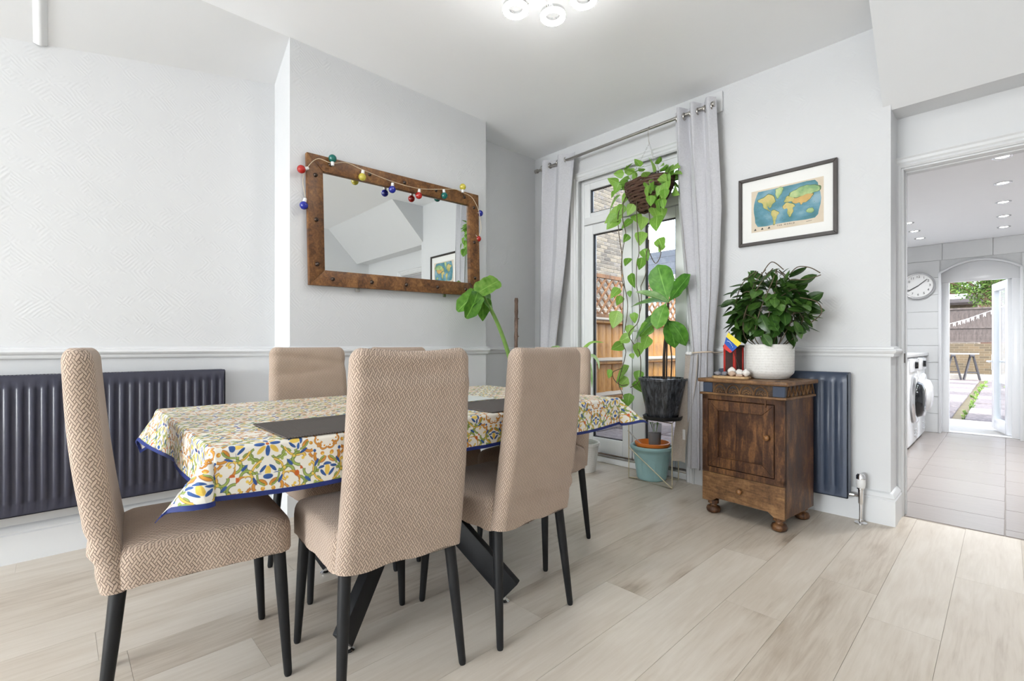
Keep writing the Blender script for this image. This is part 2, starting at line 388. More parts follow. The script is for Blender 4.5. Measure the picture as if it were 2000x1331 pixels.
plain('saucer_black', (.012,.012,.013), .5); plain('turquoise_plastic', (.34,.56,.58), .4, amp=.05, nsc=4); plain('orange_plastic', (.78,.22,.03), .4, amp=.06)
m = Mat('clear_plastic', .1); t = m.n('ShaderNodeBsdfTransparent'); t.inputs[0].default_value = (.93,.94,.95,1); mx = m.n('ShaderNodeMixShader'); mx.inputs[0].default_value = .16
m.b.inputs['Base Color'].default_value = (.8,.82,.85,1); m.nt.links.new(t.outputs[0], mx.inputs[1]); m.nt.links.new(m.b.outputs[0], mx.inputs[2]); m.nt.links.new(mx.outputs[0], m.nt.nodes['Material Output'].inputs[0])
m = Mat('white_ceramic', .55); x, y, z = m.xyz(m.co()); rel = (z*420).sin()*.5+.5; dots = m.vor(m.co('Object', (90,90,90)), 1).step(.2,.6)
m.col(m.mix(rel*.4+dots*.3, (.66,.65,.62), (.80,.79,.77))); m.bump(rel*.5+dots, .35, .002)
plain('red_lacquer', (.42,.018,.012), .35, amp=.1); plain('lantern_dark', (.05,.022,.02), .5, amp=.3)
plain('flag_yellow', (.80,.66,.06), .7); plain('flag_blue', (.015,.09,.42), .7); plain('flag_red', (.62,.035,.03), .7); plain('flag_white', (.85,.85,.85), .7)
def bulbglass(name, col):
    m = Mat(name, .06, spec=.7, col=col, coat=.5); t = m.n('ShaderNodeBsdfTransparent'); t.inputs[0].default_value = (*[min(1, q*1.6+.05) for q in col], 1); mx = m.n('ShaderNodeMixShader'); mx.inputs[0].default_value = .68
    nz = m.noise(m.co(), 60, 2); m.col(m.mix(nz, tuple(q*.8 for q in col), col))
    m.nt.links.new(t.outputs[0], mx.inputs[1]); m.nt.links.new(m.b.outputs[0], mx.inputs[2]); m.nt.links.new(mx.outputs[0], m.nt.nodes['Material Output'].inputs[0])
bulbglass('bulb_red', (.55,.02,.015)); bulbglass('bulb_blue', (.025,.04,.42)); bulbglass('bulb_green', (.0,.20,.17)); bulbglass('bulb_yellow', (.72,.62,.10))
plain('bulb_cap', (.72,.72,.72), .35); plain('cord_cream', (.66,.56,.40), .7)
Mat('lamp_diffuser', .4, col=(.95,.95,.93)).emit((1, .99, .97), 34); Mat('spot_glow', .4, col=(.95,.95,.93)).emit((1, .98, .95), 7)
m = Mat('kitchen_tile', .30, spec=.5); P = m.co('Object', (5, 26, 1), rnd=True); g = m.noise(P, 2, 4); m.col(m.mix(g*.7+m.rnd()*.3, (.27,.235,.215), (.37,.33,.305))); m.bump(g, .06, .001)
plain('grout', (.30,.27,.25), .8); plain('wall_tile', (.68,.69,.69), .18, amp=.012); plain('wall_grout', (.62,.63,.63), .8)
plain('appliance_white', (.80,.81,.82), .2, amp=.01); plain('appliance_dark', (.012,.013,.015), .08, amp=.1); plain('worktop', (.52,.52,.52), .35, amp=.12)
plain('clock_face', (.84,.84,.83), .5, amp=.01); plain('clock_ink', (.02,.02,.02), .5)
m = Mat('london_brick', .9); nz = m.noise(m.co('Object', (9,9,9), rnd=True), 3, 4); m.col(m.ramp(nz*.65+m.rnd()*.5, [(.25,(.062,.055,.05)),(.5,(.135,.117,.095)),(.7,(.20,.17,.128)),(.9,(.105,.10,.105))])); m.bump(nz, .5, .006)
plain('mortar', (.36,.335,.295), .95, amp=.12, bmp=.3)
m = Mat('brick_far', .9); q = m.n('ShaderNodeTexBrick'); q.inputs['Scale'].default_value = 1; q.inputs['Brick Width'].default_value = .225; q.inputs['Row Height'].default_value = .075; q.inputs['Mortar Size'].default_value = .006
q.inputs['Color1'].default_value = (.20,.165,.12,1); q.inputs['Color2'].default_value = (.13,.105,.09,1); q.inputs['Mortar'].default_value = (.34,.315,.28,1)
cx = m.n('ShaderNodeCombineXYZ'); x, y, z = m.xyz(m.co()); h = x+y; m.nt.links.new(h.k, cx.inputs[0]); m.nt.links.new(z.k, cx.inputs[1]); m.nt.links.new(cx.outputs[0], q.inputs[0]); m.col(q.outputs[0])
m = Mat('paving', .85); nz = m.noise(m.co('Object', (7,7,7), rnd=True), 3, 5); m.col(m.ramp(nz*.7+m.rnd()*.35, [(.3,(.07,.06,.062)),(.55,(.16,.14,.14)),(.8,(.25,.225,.22))])); m.bump(nz, .5, .01)
m = Mat('old_garden_brick', .9); q = m.n('ShaderNodeTexBrick'); q.inputs['Scale'].default_value = 1; q.inputs['Brick Width'].default_value = .225; q.inputs['Row Height'].default_value = .075; q.inputs['Mortar Size'].default_value = .005
q.inputs['Color1'].default_value = (.095,.070,.040,1); q.inputs['Color2'].default_value = (.060,.048,.030,1); q.inputs['Mortar'].default_value = (.12,.105,.075,1)
cx = m.n('ShaderNodeCombineXYZ'); x, y, z = m.xyz(m.co()); h = x+y; m.nt.links.new(h.k, cx.inputs[0]); m.nt.links.new(z.k, cx.inputs[1]); m.nt.links.new(cx.outputs[0], q.inputs[0]); m.col(q.outputs[0])
plain('garden_soil', (.10,.085,.05), .95, amp=.4, nsc=4); plain('concrete', (.40,.38,.34), .9, amp=.15)
plain('ledge_paint', (.36,.32,.26), .8, amp=.1, nsc=8)
plain('slate', (.030,.034,.042), .5, amp=.25, nsc=6); plain('white_roof', (.55,.56,.57), .4); plain('trestle_black', (.03,.03,.035), .5); plain('trestle_top', (.62,.58,.52), .7)
plain('house_brick_red', (.085,.048,.036), .9, amp=.3, nsc=12); plain('house_frame', (.05,.06,.09), .5); plain('house_glass', (.55,.62,.70), .1)
plain('roof_tile', (.035,.027,.025), .8, amp=.3, nsc=10); plain('bunting_white', (.85,.82,.82), .8); plain('bunting_pink', (.70,.30,.34), .8)
plain('stone_white', (.74,.71,.67), .7, amp=.06); plain('stone_tan', (.52,.38,.29), .8, amp=.15); plain('stone_grey', (.22,.22,.25), .7, amp=.2)

# ------------------------------------------------------------------ the room
ZC = 2.746; XL = -3.10; XC = -2.84; YB = 3.28; YD = 3.50; XR = 1.5; YF = -5.2; KY = 7.17; KZ = 2.13
floor = struct(MB().box(XL-.1, YF-.1, -.12, XR+.1, YD+.02, -.003).build('floor', 'plank_gap'), 'pale oak-effect plank floor')
pl = {}
rr = random.Random(3)
col_x = [-.15+.2*k for k in range(-15, 9)]
for ci, x0 in enumerate(col_x):
    x1 = min(x0+.2, XR); x0 = max(x0, XL)
    y = -1.2 - rr.uniform(0, 1.3)
    while y < YD:
        a = max(y, -1.2); b = min(y+1.38, YD)
        if b-a > .05:
            key = (round(x1-x0, 3), round(b-a, 3))
            if key not in pl:
                w, l = key; pl[key] = MB().box(.0005, .0005, -.0028, w-.0005, l-.0005, 0).mesh('plank', 'plank_wood')
            link('plank', pl[key], floor, (x0, a, 0))
        y += 1.38
struct(MB().box(XL, YF, -.0029, XR, -1.2, -.0005).build('floor_front_room', 'plank_wood'), 'pale plank floor of the front room')
struct(MB().box(XL-.15, YF-.15, ZC, XR+.15, YD+.3, ZC+.1).build('ceiling', 'ceiling_paint'))
wl = MB().box(XL-.12, YF-.1, -.1, XL, YD, ZC+.05).build('wall_left', 'wallpaper_paint'); struct(wl, 'white left wall with embossed paper above the dado rail')
struct(MB().box(XL-.05, .963, -.1, XC, 2.44, ZC+.02).build('wall_chimney', 'wallpaper_paint'), 'white chimney breast behind the mirror')
# back wall with the french door opening
DX0, DX1, DZ = -2.60, -1.575, 2.43
wb = MB(); wb.box(XL-.12, YB, -.1, DX0, YD-.04, ZC+.02); wb.box(DX1, YB, -.1, -.437, YD+.001, ZC+.02); wb.box(DX0, YB, DZ, DX1, YD-.04, ZC+.02)
struct(wb.build('wall_back', 'wallpaper_paint'), 'white back wall with french doors')
# door wall to the kitchen
KX0, KX1, KZT = -.418, .46, 1.995
wd = MB(); wd.box(-1.45, YD, -.1, KX0, YD+.12, ZC); wd.box(KX1, YD, -.1, XR+.1, YD+.12, ZC); wd.box(KX0, YD, KZT, KX1, YD+.12, ZC)
struct(wd.build('wall_kitchen_doorway', 'white_paint'), 'white wall with the opening to the kitchen')
struct(MB().box(XR, YF-.1, -.1, XR+.12, YD+.1, ZC+.05).build('wall_right', 'white_paint'))
wf = MB(); wx0, wx1, wz0, wz1 = -2.6, .0, .4, 2.2
wf.box(XL, YF-.15, -.1, wx0, YF, ZC); wf.box(wx1, YF-.15, -.1, XR, YF, ZC); wf.box(wx0, YF-.15, -.1, wx1, YF, wz0); wf.box(wx0, YF-.15, wz1, wx1, YF, ZC)
struct(wf.build('wall_front', 'white_paint'))
# sloping soffits, in paint darker than the ceiling's to put shade into the colour
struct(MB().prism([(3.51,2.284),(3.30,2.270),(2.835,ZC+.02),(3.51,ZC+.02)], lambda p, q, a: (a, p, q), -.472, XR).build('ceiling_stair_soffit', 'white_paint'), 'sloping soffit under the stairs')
def sof(u, v):
    Y = -2.9+u*(.963+2.9); zl = max(1.9, 2.578+(Y-.963)*.197); a = (XL, Y, zl); b = (XC-.02*(.963-Y), Y, ZC+.002)
    return tuple(a[i]+(b[i]-a[i])*v for i in range(3))
sm = MB().grid(sof, 24, 6); 
sm.add([(XL, .963, 2.578), (XC, .963, ZC+.002), (XL, .963, ZC+.002)], [(0,1,2)])
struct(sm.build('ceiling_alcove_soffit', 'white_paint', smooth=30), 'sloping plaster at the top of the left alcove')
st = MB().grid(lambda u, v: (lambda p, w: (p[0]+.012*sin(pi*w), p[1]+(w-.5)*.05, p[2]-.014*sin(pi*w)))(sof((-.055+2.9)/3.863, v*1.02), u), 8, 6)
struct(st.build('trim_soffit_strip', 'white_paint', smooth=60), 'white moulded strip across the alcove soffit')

def mould(name, path, prof, mat, label=None):
    P = [Vector((x, y, 0)) for x, y in path]; n = len(P); offs = []
    for i in range(n):
        d1 = (P[i]-P[i-1]).normalized() if i else None; d2 = (P[i+1]-P[i]).normalized() if i < n-1 else None
        nr = lambda d: Vector((d.y, -d.x, 0))
        if d1 is None: o = nr(d2)
        elif d2 is None: o = nr(d1)
        else:
            o = (nr(d1)+nr(d2)); o = o/ (o.length**2/2) if o.length > .1 else nr(d1)
        offs.append(o)
    m = len(prof); vs = []
    for p, o in zip(P, offs):
        for d, z in prof: vs.append(p+o*d+Vector((0, 0, z)))
    fs = [(i*m+k, i*m+(k+1) % m, (i+1)*m+(k+1) % m, (i+1)*m+k) for i in range(n-1) for k in range(m)]
    fs += [tuple(range(m)), tuple(range((n-1)*m, n*m))[::-1]]
    o = MB().add(vs, fs).build(name, mat, smooth=35); return struct(o, label)
DADO = [(-.002,.918),(.012,.918),(.016,.926),(.016,.934),(.024,.940),(.027,.949),(.024,.957),(.014,.962),(.014,.968),(.006,.974),(-.002,.974)]
SKIRT = [(-.002,-.01),(.02,-.01),(.02,.128),(.015,.134),(.018,.142),(.012,.156),(.006,.164),(-.002,.168)]
pathL = [(XL, -2.9), (XL, .963), (XC, .963), (XC, 2.44), (XL, 2.44), (XL, YB), (-2.66, YB)]
pathB = [(-1.53, YB), (-.437, YB), (-.437, YD)]
mould('trim_dado_left', pathL, DADO, 'white_paint', 'white dado rail along the left wall and chimney breast')
mould('trim_dado_back', pathB, DADO, 'white_paint', 'white dado rail behind the potted plant')
mould('baseboard_left', pathL, SKIRT, 'white_paint'); mould('baseboard_back', pathB, [(d*1.15, z*1.06) for d, z in SKIRT], 'white_paint')
# architraves (jambs and head) of the kitchen opening and the french doors
def architrave(name, x0, x1, z1, yw, w, label):
    prof = [(0,0),(0,.012),(.010,.020),(w*.35,.016),(w*.5,.024),(w*.75,.026),(w*.9,.034),(w,.034),(w,0)]
    vs = []; fs = []; n = len(prof)
    for k, (cx, cz, dx, dz) in enumerate([(x0, 0, -1, 0), (x0, z1, -1, 1), (x1, z1, 1, 1), (x1, 0, 1, 0)]):
        for o, d in prof: vs.append((cx+dx*o, yw-d, cz+dz*o))
    for s in range(3):
        for i in range(n-1): fs.append((s*n+i, s*n+i+1, (s+1)*n+i+1, (s+1)*n+i))
    return struct(MB().add(vs, fs).build(name, 'white_paint', smooth=30), label)
architrave('trim_kitchen_architrave', KX0, KX1, KZT, YD, .058, 'white moulded architrave round the kitchen opening')
lin = MB(); lin.box(KX0-.002, YD-.005, 0, KX0+.010, YD+.13, KZT); lin.box(KX1-.022, YD-.005, 0, KX1+.002, YD+.13, KZT); lin.box(KX0+.010, YD-.005, KZT-.010, KX1-.022, YD+.13, KZT)
lin.box(KX0+.010, YD+.05, 0, KX0+.016, YD+.09, KZT-.016); lin.box(KX0+.010, YD+.05, KZT-.016, KX1-.034, YD+.09, KZT-.010)
lo = struct(lin.build('trim_kitchen_door_lining', 'white_paint', bev=.002), 'white door lining of the kitchen opening')
MB().box(KX0+.009, YD+.012, .88, KX0+.013, YD+.05, .935).build('strike_plate', 'stud_metal', lo, bev=.002)
architrave('trim_french_door_architrave', DX0+.02, DX1-.02, DZ-.025, YB, .066, 'white moulded architrave round the french doors')

# ------------------------------------------------------------------ french doors (frame, two leaves, two fanlights)
fd = struct(bpy.data.objects.new('door_1', None), 'white french doors with fanlights above'); C.objects.link(fd); fd.location = (0, 3.335, 0)
fr = MB(); fr.box(DX0, 0, 0, DX0+.035, .08, DZ); fr.box(DX1-.035, 0, 0, DX1, .08, DZ); fr.box(DX0+.035, 0, DZ-.04, DX1-.035, .08, DZ); fr.box(DX0+.035, 0, 2.035, DX1-.035, .08, 2.095)
fr.box(-2.115, 0, 2.095, -2.065, .08, DZ-.04); fr.build('frame', 'upvc', fd, bev=.004)
MB().box(DX0, -.03, 0, DX1, .1, .05).build('threshold', 'upvc', fd, bev=.008)
MB().box(DX0+.01, -.032, .05, DX1-.01, .06, .062).build('weather_bar', 'brushed_nickel', fd, bev=.002)
def sash(x0, x1, z0, z1, ws, wt, wb_, leaf):
    m = MB(); y0, y1 = .012, .07
    m.box(x0, y0, z0, x0+ws, y1, z1); m.box(x1-ws, y0, z0, x1, y1, z1); m.box(x0+ws, y0, z1-wt, x1-ws, y1, z1); m.box(x0+ws, y0, z0, x1-ws, y1, z0+wb_)
    o = m.build('door_leaf' if leaf else 'fanlight', 'upvc', fd, bev=.006)
    a, b, c, d = x0+ws, x1-ws, z0+wb_, z1-wt
    s = MB()
    for q in ((a, c, a+.006, d), (b-.006, c, b, d), (a, c, b, c+.006), (a, d-.006, b, d)): s.box(q[0], .024, q[1], q[2], .05, q[3])
    s.build('glazing_seal', 'rubber_seal', o); MB().box(a+.004, .034, c+.004, b-.004, .04, d-.004).build('pane', 'window_glass', o)
    return o
l1 = sash(-2.568, -2.094, .066, 2.03, .088, .085, .13, True); l2 = sash(-2.086, -1.608, .066, 2.03, .112, .085, .13, True)
sash(-2.568, -2.112, 2.092, 2.395, .06, .06, .042, False); sash(-2.068, -1.608, 2.092, 2.395, .06, .06, .042, False)
MB().box(-2.066, -.004, .98, -2.038, .012, 1.19).build('handle_plate', 'upvc', l2, bev=.004)
MB().tube([(-2.052, .01, 1.10), (-2.052, -.045, 1.10), (-2.04, -.05, 1.10), (-1.95, -.05, 1.10)], .009, 8).build('handle', 'upvc', l2, smooth=50)

# ------------------------------------------------------------------ outside the french doors
gp = struct(MB().box(-9, YD+.13, -.16, -1.42, 12, -.03).build('ground_side_return', 'garden_soil'))
me = MB().box(0, 0, -.03, .585, .585, .0).mesh('paving_slab', 'paving', bev=.006)
for i in range(4):
    for j in range(9): link('paving_slab', me, gp, (-1.47-.6*(i+1)+(.0), 3.68+.6*j, -.012+rr.uniform(-.004, .004)))
XF = -3.42
fen = thing('side_fence', 'warm brown timber fence panel with ledges and trellis seen through the french doors', 'fence', (XF, 3.7, -.03))
bm_ = MB().box(-.009, 0, 0, .009, .142, 1.34).mesh('fence_board', 'fence_wood', bev=.003)
for k in range(34): link('fence_board', bm_, fen, (rr.uniform(-.004, .004), .145*k, 0))
for z in (.42, .84, 1.335):
    MB().prism([(0.008, z-.06), (.06, z-.045), (.06, z-.015), (.008, z+.015)], lambda p, q, a: (p, a, q), 0, 4.95).build('rail', 'fence_wood', fen)
    MB().prism([(.0, z+.02), (.075, z-.012), (.075, z-.002), (0.0, z+.032)], lambda p, q, a: (p, a, q), 0, 4.95).build('ledge', 'ledge_paint', fen)
for y in (0, 1.65, 3.3, 4.95): MB().box(-.045, y-.04, 0, .045, y+.04, 1.95).build('post', 'fence_wood', fen, bev=.005)
trl = MB().box(-.02, 0, 1.36, .02, 4.95, 1.40).build('trellis_rail', 'trellis_wood', fen); MB().box(-.02, 0, 1.84, .02, 4.95, 1.885).build('trellis_rail', 'trellis_wood', fen)
s1 = MB().bar((.007, 0, 1.40), (.007, .44, 1.84), .028, .012, (1, 0, 0)).mesh('trellis_slat', 'trellis_wood'); s2 = MB().bar((-.007, .44, 1.40), (-.007, 0, 1.84), .028, .012, (1, 0, 0)).mesh('trellis_slat', 'trellis_wood')
for k in range(31):
    link('trellis_slat', s1, fen, (0, .148*k-.0, 0)); link('trellis_slat', s2, fen, (0, .148*k, 0))
# neighbour's brick wall
nb = thing('brick_house', 'yellow stock brick side of the house behind the side fence', 'building', (-5.6, 2.5, 0))
MB().box(-3, 0, -.1, -.012, 6.45, 7).build('wall', 'brick_far', nb)
MB().box(-.012, 4.2, 1.88, -.006, 6.4, 4.3).build('mortar_bed', 'mortar', nb)
bk = MB().box(-.02, .005, .005, 0.0, .220, .070).mesh('brick', 'london_brick', bev=.004, seg=1); bh = MB().box(-.02, .005, .005, 0.0, .107, .070).mesh('brick', 'london_brick', bev=.004, seg=1)
for r in range(32):
    y = 4.2 + (0 if r % 2 else -.0); n = 0
    if r % 2: link('brick', bh, nb, (rr.uniform(0, .004), y, 1.88+.075*r)); y += .1125
    while y < 6.25 and n < 9:
        link('brick', bk, nb, (rr.uniform(0, .005), y, 1.88+.075*r)); y += .225; n += 1
# far slate-roofed house and white lean-to roof beyond the fence
sh = thing('slate_roof_house', 'grey house with dark slate roof and pale ridge lines beyond the side fence', 'building', (-7.6, 15.5, 0))
MB().box(-3.5, 0, 0, 3.2, 5, 3.35).build('wall', 'white_roof', sh)
for k in range(4):
    z = 3.42+.30*k; y = -.25+.36*k
    MB().add([(-3.8+.12*k, y, z), (3.5-.4*k, y, z), (3.5-.4*k, y+.37, z+.295), (-3.8+.12*k, y+.37, z+.295), (-3.8+.12*k, y, z-.05), (3.5-.4*k, y, z-.05)], [(0,1,2,3), (0,4,5,1)]).build('slate_course', 'slate', sh)
MB().box(-3.8, -.38, 3.28, 3.5, -.2, 3.42).build('gutter', 'white_roof', sh)
wr = thing('lean_to', 'white lean-to roof above the far end of the side fence', 'building', (-4.1, 9.6, 0))
MB().box(-1.4, .3, 0, .7, 2.6, 2.2).build('wall', 'white_roof', wr)
MB().prism([(-.1, 2.15), (2.8, 2.95), (2.8, 3.0), (-.1, 2.22)], lambda p, q, a: (a, p, q), -1.5, .8).build('roof', 'white_roof', wr)

# ------------------------------------------------------------------ kitchen beyond the opening
kf = struct(MB().box(-1.4, YD+.02, -.12, 1.6, KY+.35, -.004).build('floor_kitchen', 'grout'), 'greige plank-tile kitchen floor')
tl = {}
def tile(x0, y0, x1, y1):
    k = (round(x1-x0, 3), round(y1-y0, 3))
    if k not in tl: tl[k] = MB().box(.0025, .0025, -.004, k[0]-.0025, k[1]-.0025, 0).mesh('floor_tile', 'kitchen_tile', bev=.0012, seg=1)
    link('floor_tile', tl[k], kf, (x0, y0, 0))
cols = [-1.3, -.46, -.006, .45, .92, 1.5]
for c in range(5):
    y = YD+.022; ys = [y]; q = 3.86 if c in (1, 3) else 3.64
    while q < KY+.05: ys.append(q); q += .44
    ys.append(KY+.33)
    for a, b in zip(ys, ys[1:]): tile(cols[c], a, cols[c+1], b)
struct(MB().box(-1.45, YD+.1, KZ, 1.6, KY+.1, KZ+.1).build('ceiling_kitchen', 'ceiling_paint'))
struct(MB().box(-1.45, YD+.1, -.1, -1.3, KY+.3, KZ+.6).build('wall_kitchen_left', 'white_paint')); struct(MB().box(1.5, YD+.1, -.1, 1.6, KY+.3, KZ+.6).build('wall_kitchen_right', 'white_paint'))
# far wall with the arched doorway: X -.52 .. .105, arch crown 1.93
AX0, AX1 = -.520, .108; AZ = 1.80; AC = 1.915
kw = MB(); kw.box(-1.3, KY+.012, -.1, AX0, KY+.25, KZ+.1); kw.box(AX1, KY+.012, -.1, 1.5, KY+.25, KZ+.1)
arc = [(AX0+(AX1-AX0)*t/16, AZ+(AC-AZ)*(1-((t-8)/8)**2)) for t in range(17)]
kw.prism(arc+[(AX1, KZ+.1), (AX0, KZ+.1)], lambda p, q, a: (p, a, q), KY+.012, KY+.25)
wk = struct(kw.build('wall_kitchen_far', 'wall_grout'), 'white tiled far wall of the kitchen')
tt = {}
def wtile(x0, z0, x1, z1):
    k = (round(x1-x0, 3), round(z1-z0, 3))
    if k not in tt: tt[k] = MB().box(.0015, 0, .0015, k[0]-.0015, .014, k[1]-.0015).mesh('wall_tile', 'wall_tile', bev=.001, seg=1)
    link('wall_tile', tt[k], wk, (x0, KY, z0))
zr = [0]+[.025+.192*k for k in range(1, 11)]+[KZ]
for a, b in zip(zr, zr[1:]):
    if b <= AZ+.01:
        wtile(-1.3, a, -.905, b); wtile(-.905, a, AX0, b); wtile(AX1, a, .5, b); wtile(.5, a, .92, b); wtile(.92, a, 1.5, b)
    elif a >= AC: [wtile(p, a, q, b) for p, q in ((-1.3, -.905), (-.905, -.5), (-.5, -.1), (-.1, .3), (.3, .7), (.7, 1.1), (1.1, 1.5))]
    else: wtile(-1.3, a, -.905, b); wtile(-.905, a, AX0, b); wtile(AX1, a, .5, b); wtile(.5, a, .92, b)
ab = MB().tube([(p, KY-.002, q) for p, q in arc], .012, 8)
ab.box(AX0-.012, KY-.012, 0, AX0+.012, KY+.02, AZ); ab.box(AX1-.012, KY-.012, 0, AX1+.012, KY+.02, AZ)
struct(ab.build('trim_arch_bead', 'white_paint', bev=.003), 'white bead round the arched garden doorway')
gd = struct(bpy.data.objects.new('door_2', None), 'white glazed garden door standing open'); C.objects.link(gd); gd.location = (0, KY+.12, 0)
g = MB(); g.box(AX0, 0, .012, AX0+.07, .08, 1.70); g.box(AX1-.07, 0, .012, AX1, .08, 1.70)
g.prism([(p, q) for p, q in arc]+[(AX1, 1.70), (AX0, 1.70)], lambda p, q, a: (p, a, q), 0, .08); g.box(AX0, 0, 0, AX1, .1, .012)
g.build('frame', 'upvc', gd, bev=.004)
lf = bpy.data.objects.new('door_leaf', None); C.objects.link(lf); lf.parent = gd; lf.location = (.036, .07, .02); lf.rotation_euler = (0, 0, radians(103))
g = MB(); g.box(0, -.03, 0, .09, .03, 1.68); g.box(.49, -.03, 0, .57, .03, 1.68); g.box(.09, -.03, 1.59, .49, .03, 1.68); g.box(.09, -.03, 0, .49, .03, .12); g.build('leaf_frame', 'upvc', lf, bev=.006)
MB().box(.085, -.006, .115, .495, .006, 1.60).build('pane', 'window_glass', lf)
g = MB(); g.tube([(.535, .03, .78), (.535, .075, .78), (.43, .08, .78)], .011, 8); g.box(.52, .03, .68, .55, .036, .86); g.tube([(.535, -.03, .78), (.535, -.075, .78), (.43, -.08, .78)], .011, 8); g.box(.52, -.036, .68, .55, -.03, .86); g.build('handle', 'upvc', lf, smooth=50)
# washing machines, worktop, clock, spotlights
wt_ = tag(MB().box(-1.3, 5.0, .872, -.615, KY, .905).build('worktop', 'worktop', bev=.004), 'grey worktop over the washing machines', 'worktop')
def washer(y0, y1, dark, label):
    t = thing('washing_machine', label, 'washing machine', (-.63, (y0+y1)/2, 0), 0, 'washing machines under the worktop')
    hw = (y1-y0)/2-.005
    MB().box(-.58, -hw, .02, 0, hw, .865).build('body', 'appliance_white', t, bev=.02, seg=3)
    R = Matrix.Rotation(pi/2, 4, 'Y').to_3x3()
    MB().lathe([(.225, .0), (.235, .015), (.220, .032), (.180, .038), (.17, .03), (.17, 0), (.225, .0)], 32, (0, 0, .46), R).build('door_ring', 'appliance_white' if not dark else 'chrome', t, smooth=50)
    MB().lathe([(.172, .0), (.172, .036), (.155, .070), (.10, .090), (1e-5, .096)], 32, (0, 0, .46), R).build('door_glass', 'appliance_dark' if dark else 'appliance_white', t, smooth=60)
    MB().box(0, -hw+.02, .73, .012, hw-.02, .85).build('control_panel', 'appliance_white', t, bev=.004)
    MB().lathe([(.035, .01), (.032, .035), (1e-5, .036)], 20, (0, .04, .79), R).build('dial', 'appliance_dark', t, smooth=40)
    for k in range(3): MB().box(0, .10, .08+.03*k, .006, hw-.04, .09+.03*k).build('vent_slot', 'worktop', t)
    for sy in (-1, 1): MB().lathe([(.02, 0), (.02, .03)], 12, (-.06, sy*(hw-.05), 0)).build('foot', 'appliance_dark', t)
washer(5.72, 6.33, True, 'white washing machine with dark glass porthole, nearer the dining room')
washer(6.37, 6.98, False, 'white washing machine with pale door, next to the tiled kitchen wall')
ck = thing('wall_clock', 'round silver wall clock with black numerals on kitchen tiles', 'clock', (-.705, KY-.004, 1.672))
RY = Matrix.Rotation(pi/2, 4, 'X').to_3x3()
MB().lathe([(.15, 0), (.152, .012), (.146, .020), (.135, .018), (.132, .012), (.132, 0), (.15, 0)], 40, (0, 0, 0), RY).build('rim', 'chrome', ck, smooth=40)
MB().lathe([(.131, .0), (.131, .012)], 40, (0, 0, 0), RY).build('face', 'clock_face', ck)
for h in range(1, 13):
    tm = text_mesh(str(h), .036); tm.materials.append(M['clock_ink']); a = h*pi/6
    link('numeral', tm, ck, (.102*sin(a), -.0135, .102*cos(a)), (pi/2, 0, 0))
for L_, a, w in ((.105, radians(48), .006), (.10, radians(238), .008)):
    MB().bar((0, -.017, 0), (L_*sin(a), -.017, L_*cos(a)), w, .003, (0, 1, 0)).build('clock_hand', 'clock_ink', ck)
sp = [(-.018, y) for y in (4.15, 4.82, 5.46, 6.05, 6.6)]+[(-.64, y) for y in (5.75, 6.2, 6.65)]+[(.6, 5.0), (.6, 6.3)]
names = ['nearest', 'second', 'third', 'fourth', 'farthest']
for k, (x, y) in enumerate(sp):
    lab = f'{names[k]} round spotlight of the middle row on the kitchen ceiling' if k < 5 else (f'{["nearest","middle","farthest"][k-5]} round spotlight above the washing machines' if k < 8 else f'{["nearer","farther"][k-8]} spotlight on the far side of the kitchen ceiling')
    t = thing('ceiling_spotlight', lab, 'spotlight', (x, y, KZ), 0, 'kitchen ceiling spotlights')
    MB().lathe([(.03, -.001), (.034, -.004), (.046, -.004), (.048, 0), (.03, -.001)], 20).build('bezel', 'chrome', t, smooth=40); MB().lathe([(.031, -.0015), (.02, -.003), (1e-5, -.0032)], 20).build('lens', 'spot_glow', t)
    d = bpy.data.lights.new('spot_bulb', 'SPOT'); d.energy = 38 if y < 5.6 else 12; d.spot_size = radians(130); d.spot_blend = .8; d.shadow_soft_size = .03; d.color = (.96, .98, 1)
    o = bpy.data.objects.new('spot_bulb', d); C.objects.link(o); o.parent = t; o.location = (0, 0, -.012)

# ------------------------------------------------------------------ garden beyond the kitchen
gg = struct(MB().box(-9, KY+.3, -.3, 9, 40, -.05).build('ground_garden', 'garden_soil'), 'garden ground')
struct(MB().box(-1.3, KY+.24, -.2, .9, 8.75, -.006).build('step_garden', 'concrete'), 'pale step outside the garden door')
slabs = {}
for i in range(-5, 4):
    for j in range(12):
        lx, ly = .78, .86
        if 0 not in slabs: slabs[0] = MB().box(0, 0, -.05, lx, ly, 0).mesh('paving_slab', 'paving', bev=.012, seg=1)
        link('paving_slab', slabs[0], gg, (-.46+i*.86 + (.06 if i >= 0 else 0), 8.8+.9*j, -.008+rr.uniform(-.006, .006)))
def blade_mesh(h, n, spread, seed, mat):
    r = random.Random(seed); b = MB()
    for k in range(n):
        a = r.uniform(0, 2*pi); L_ = h*r.uniform(.5, 1); l = r.uniform(.1, .8)*spread; w = r.uniform(.004, .010); x, y = r.uniform(-.04, .04), r.uniform(-.04, .04)
        p = [Vector((x+cos(a)*l*t*t, y+sin(a)*l*t*t, L_*(t-.25*t*t))) for t in (0, .5, 1)]; s_ = Vector((-sin(a), cos(a), 0))
        b.add([p[0]-s_*w, p[0]+s_*w, p[1]+s_*w*.9, p[1]-s_*w*.9, p[2]], [(0,1,2,3), (3,2,4)], [[(0,.2),(0,.8),(.5,.8),(.5,.2)], [(.5,.2),(.5,.8),(1,.5)]])
    return b.mesh('grass_tuft', mat, fix=False)
tufts = [blade_mesh(.16, 26, .14, s, 'weed_leaf') for s in range(3)]
k = 0
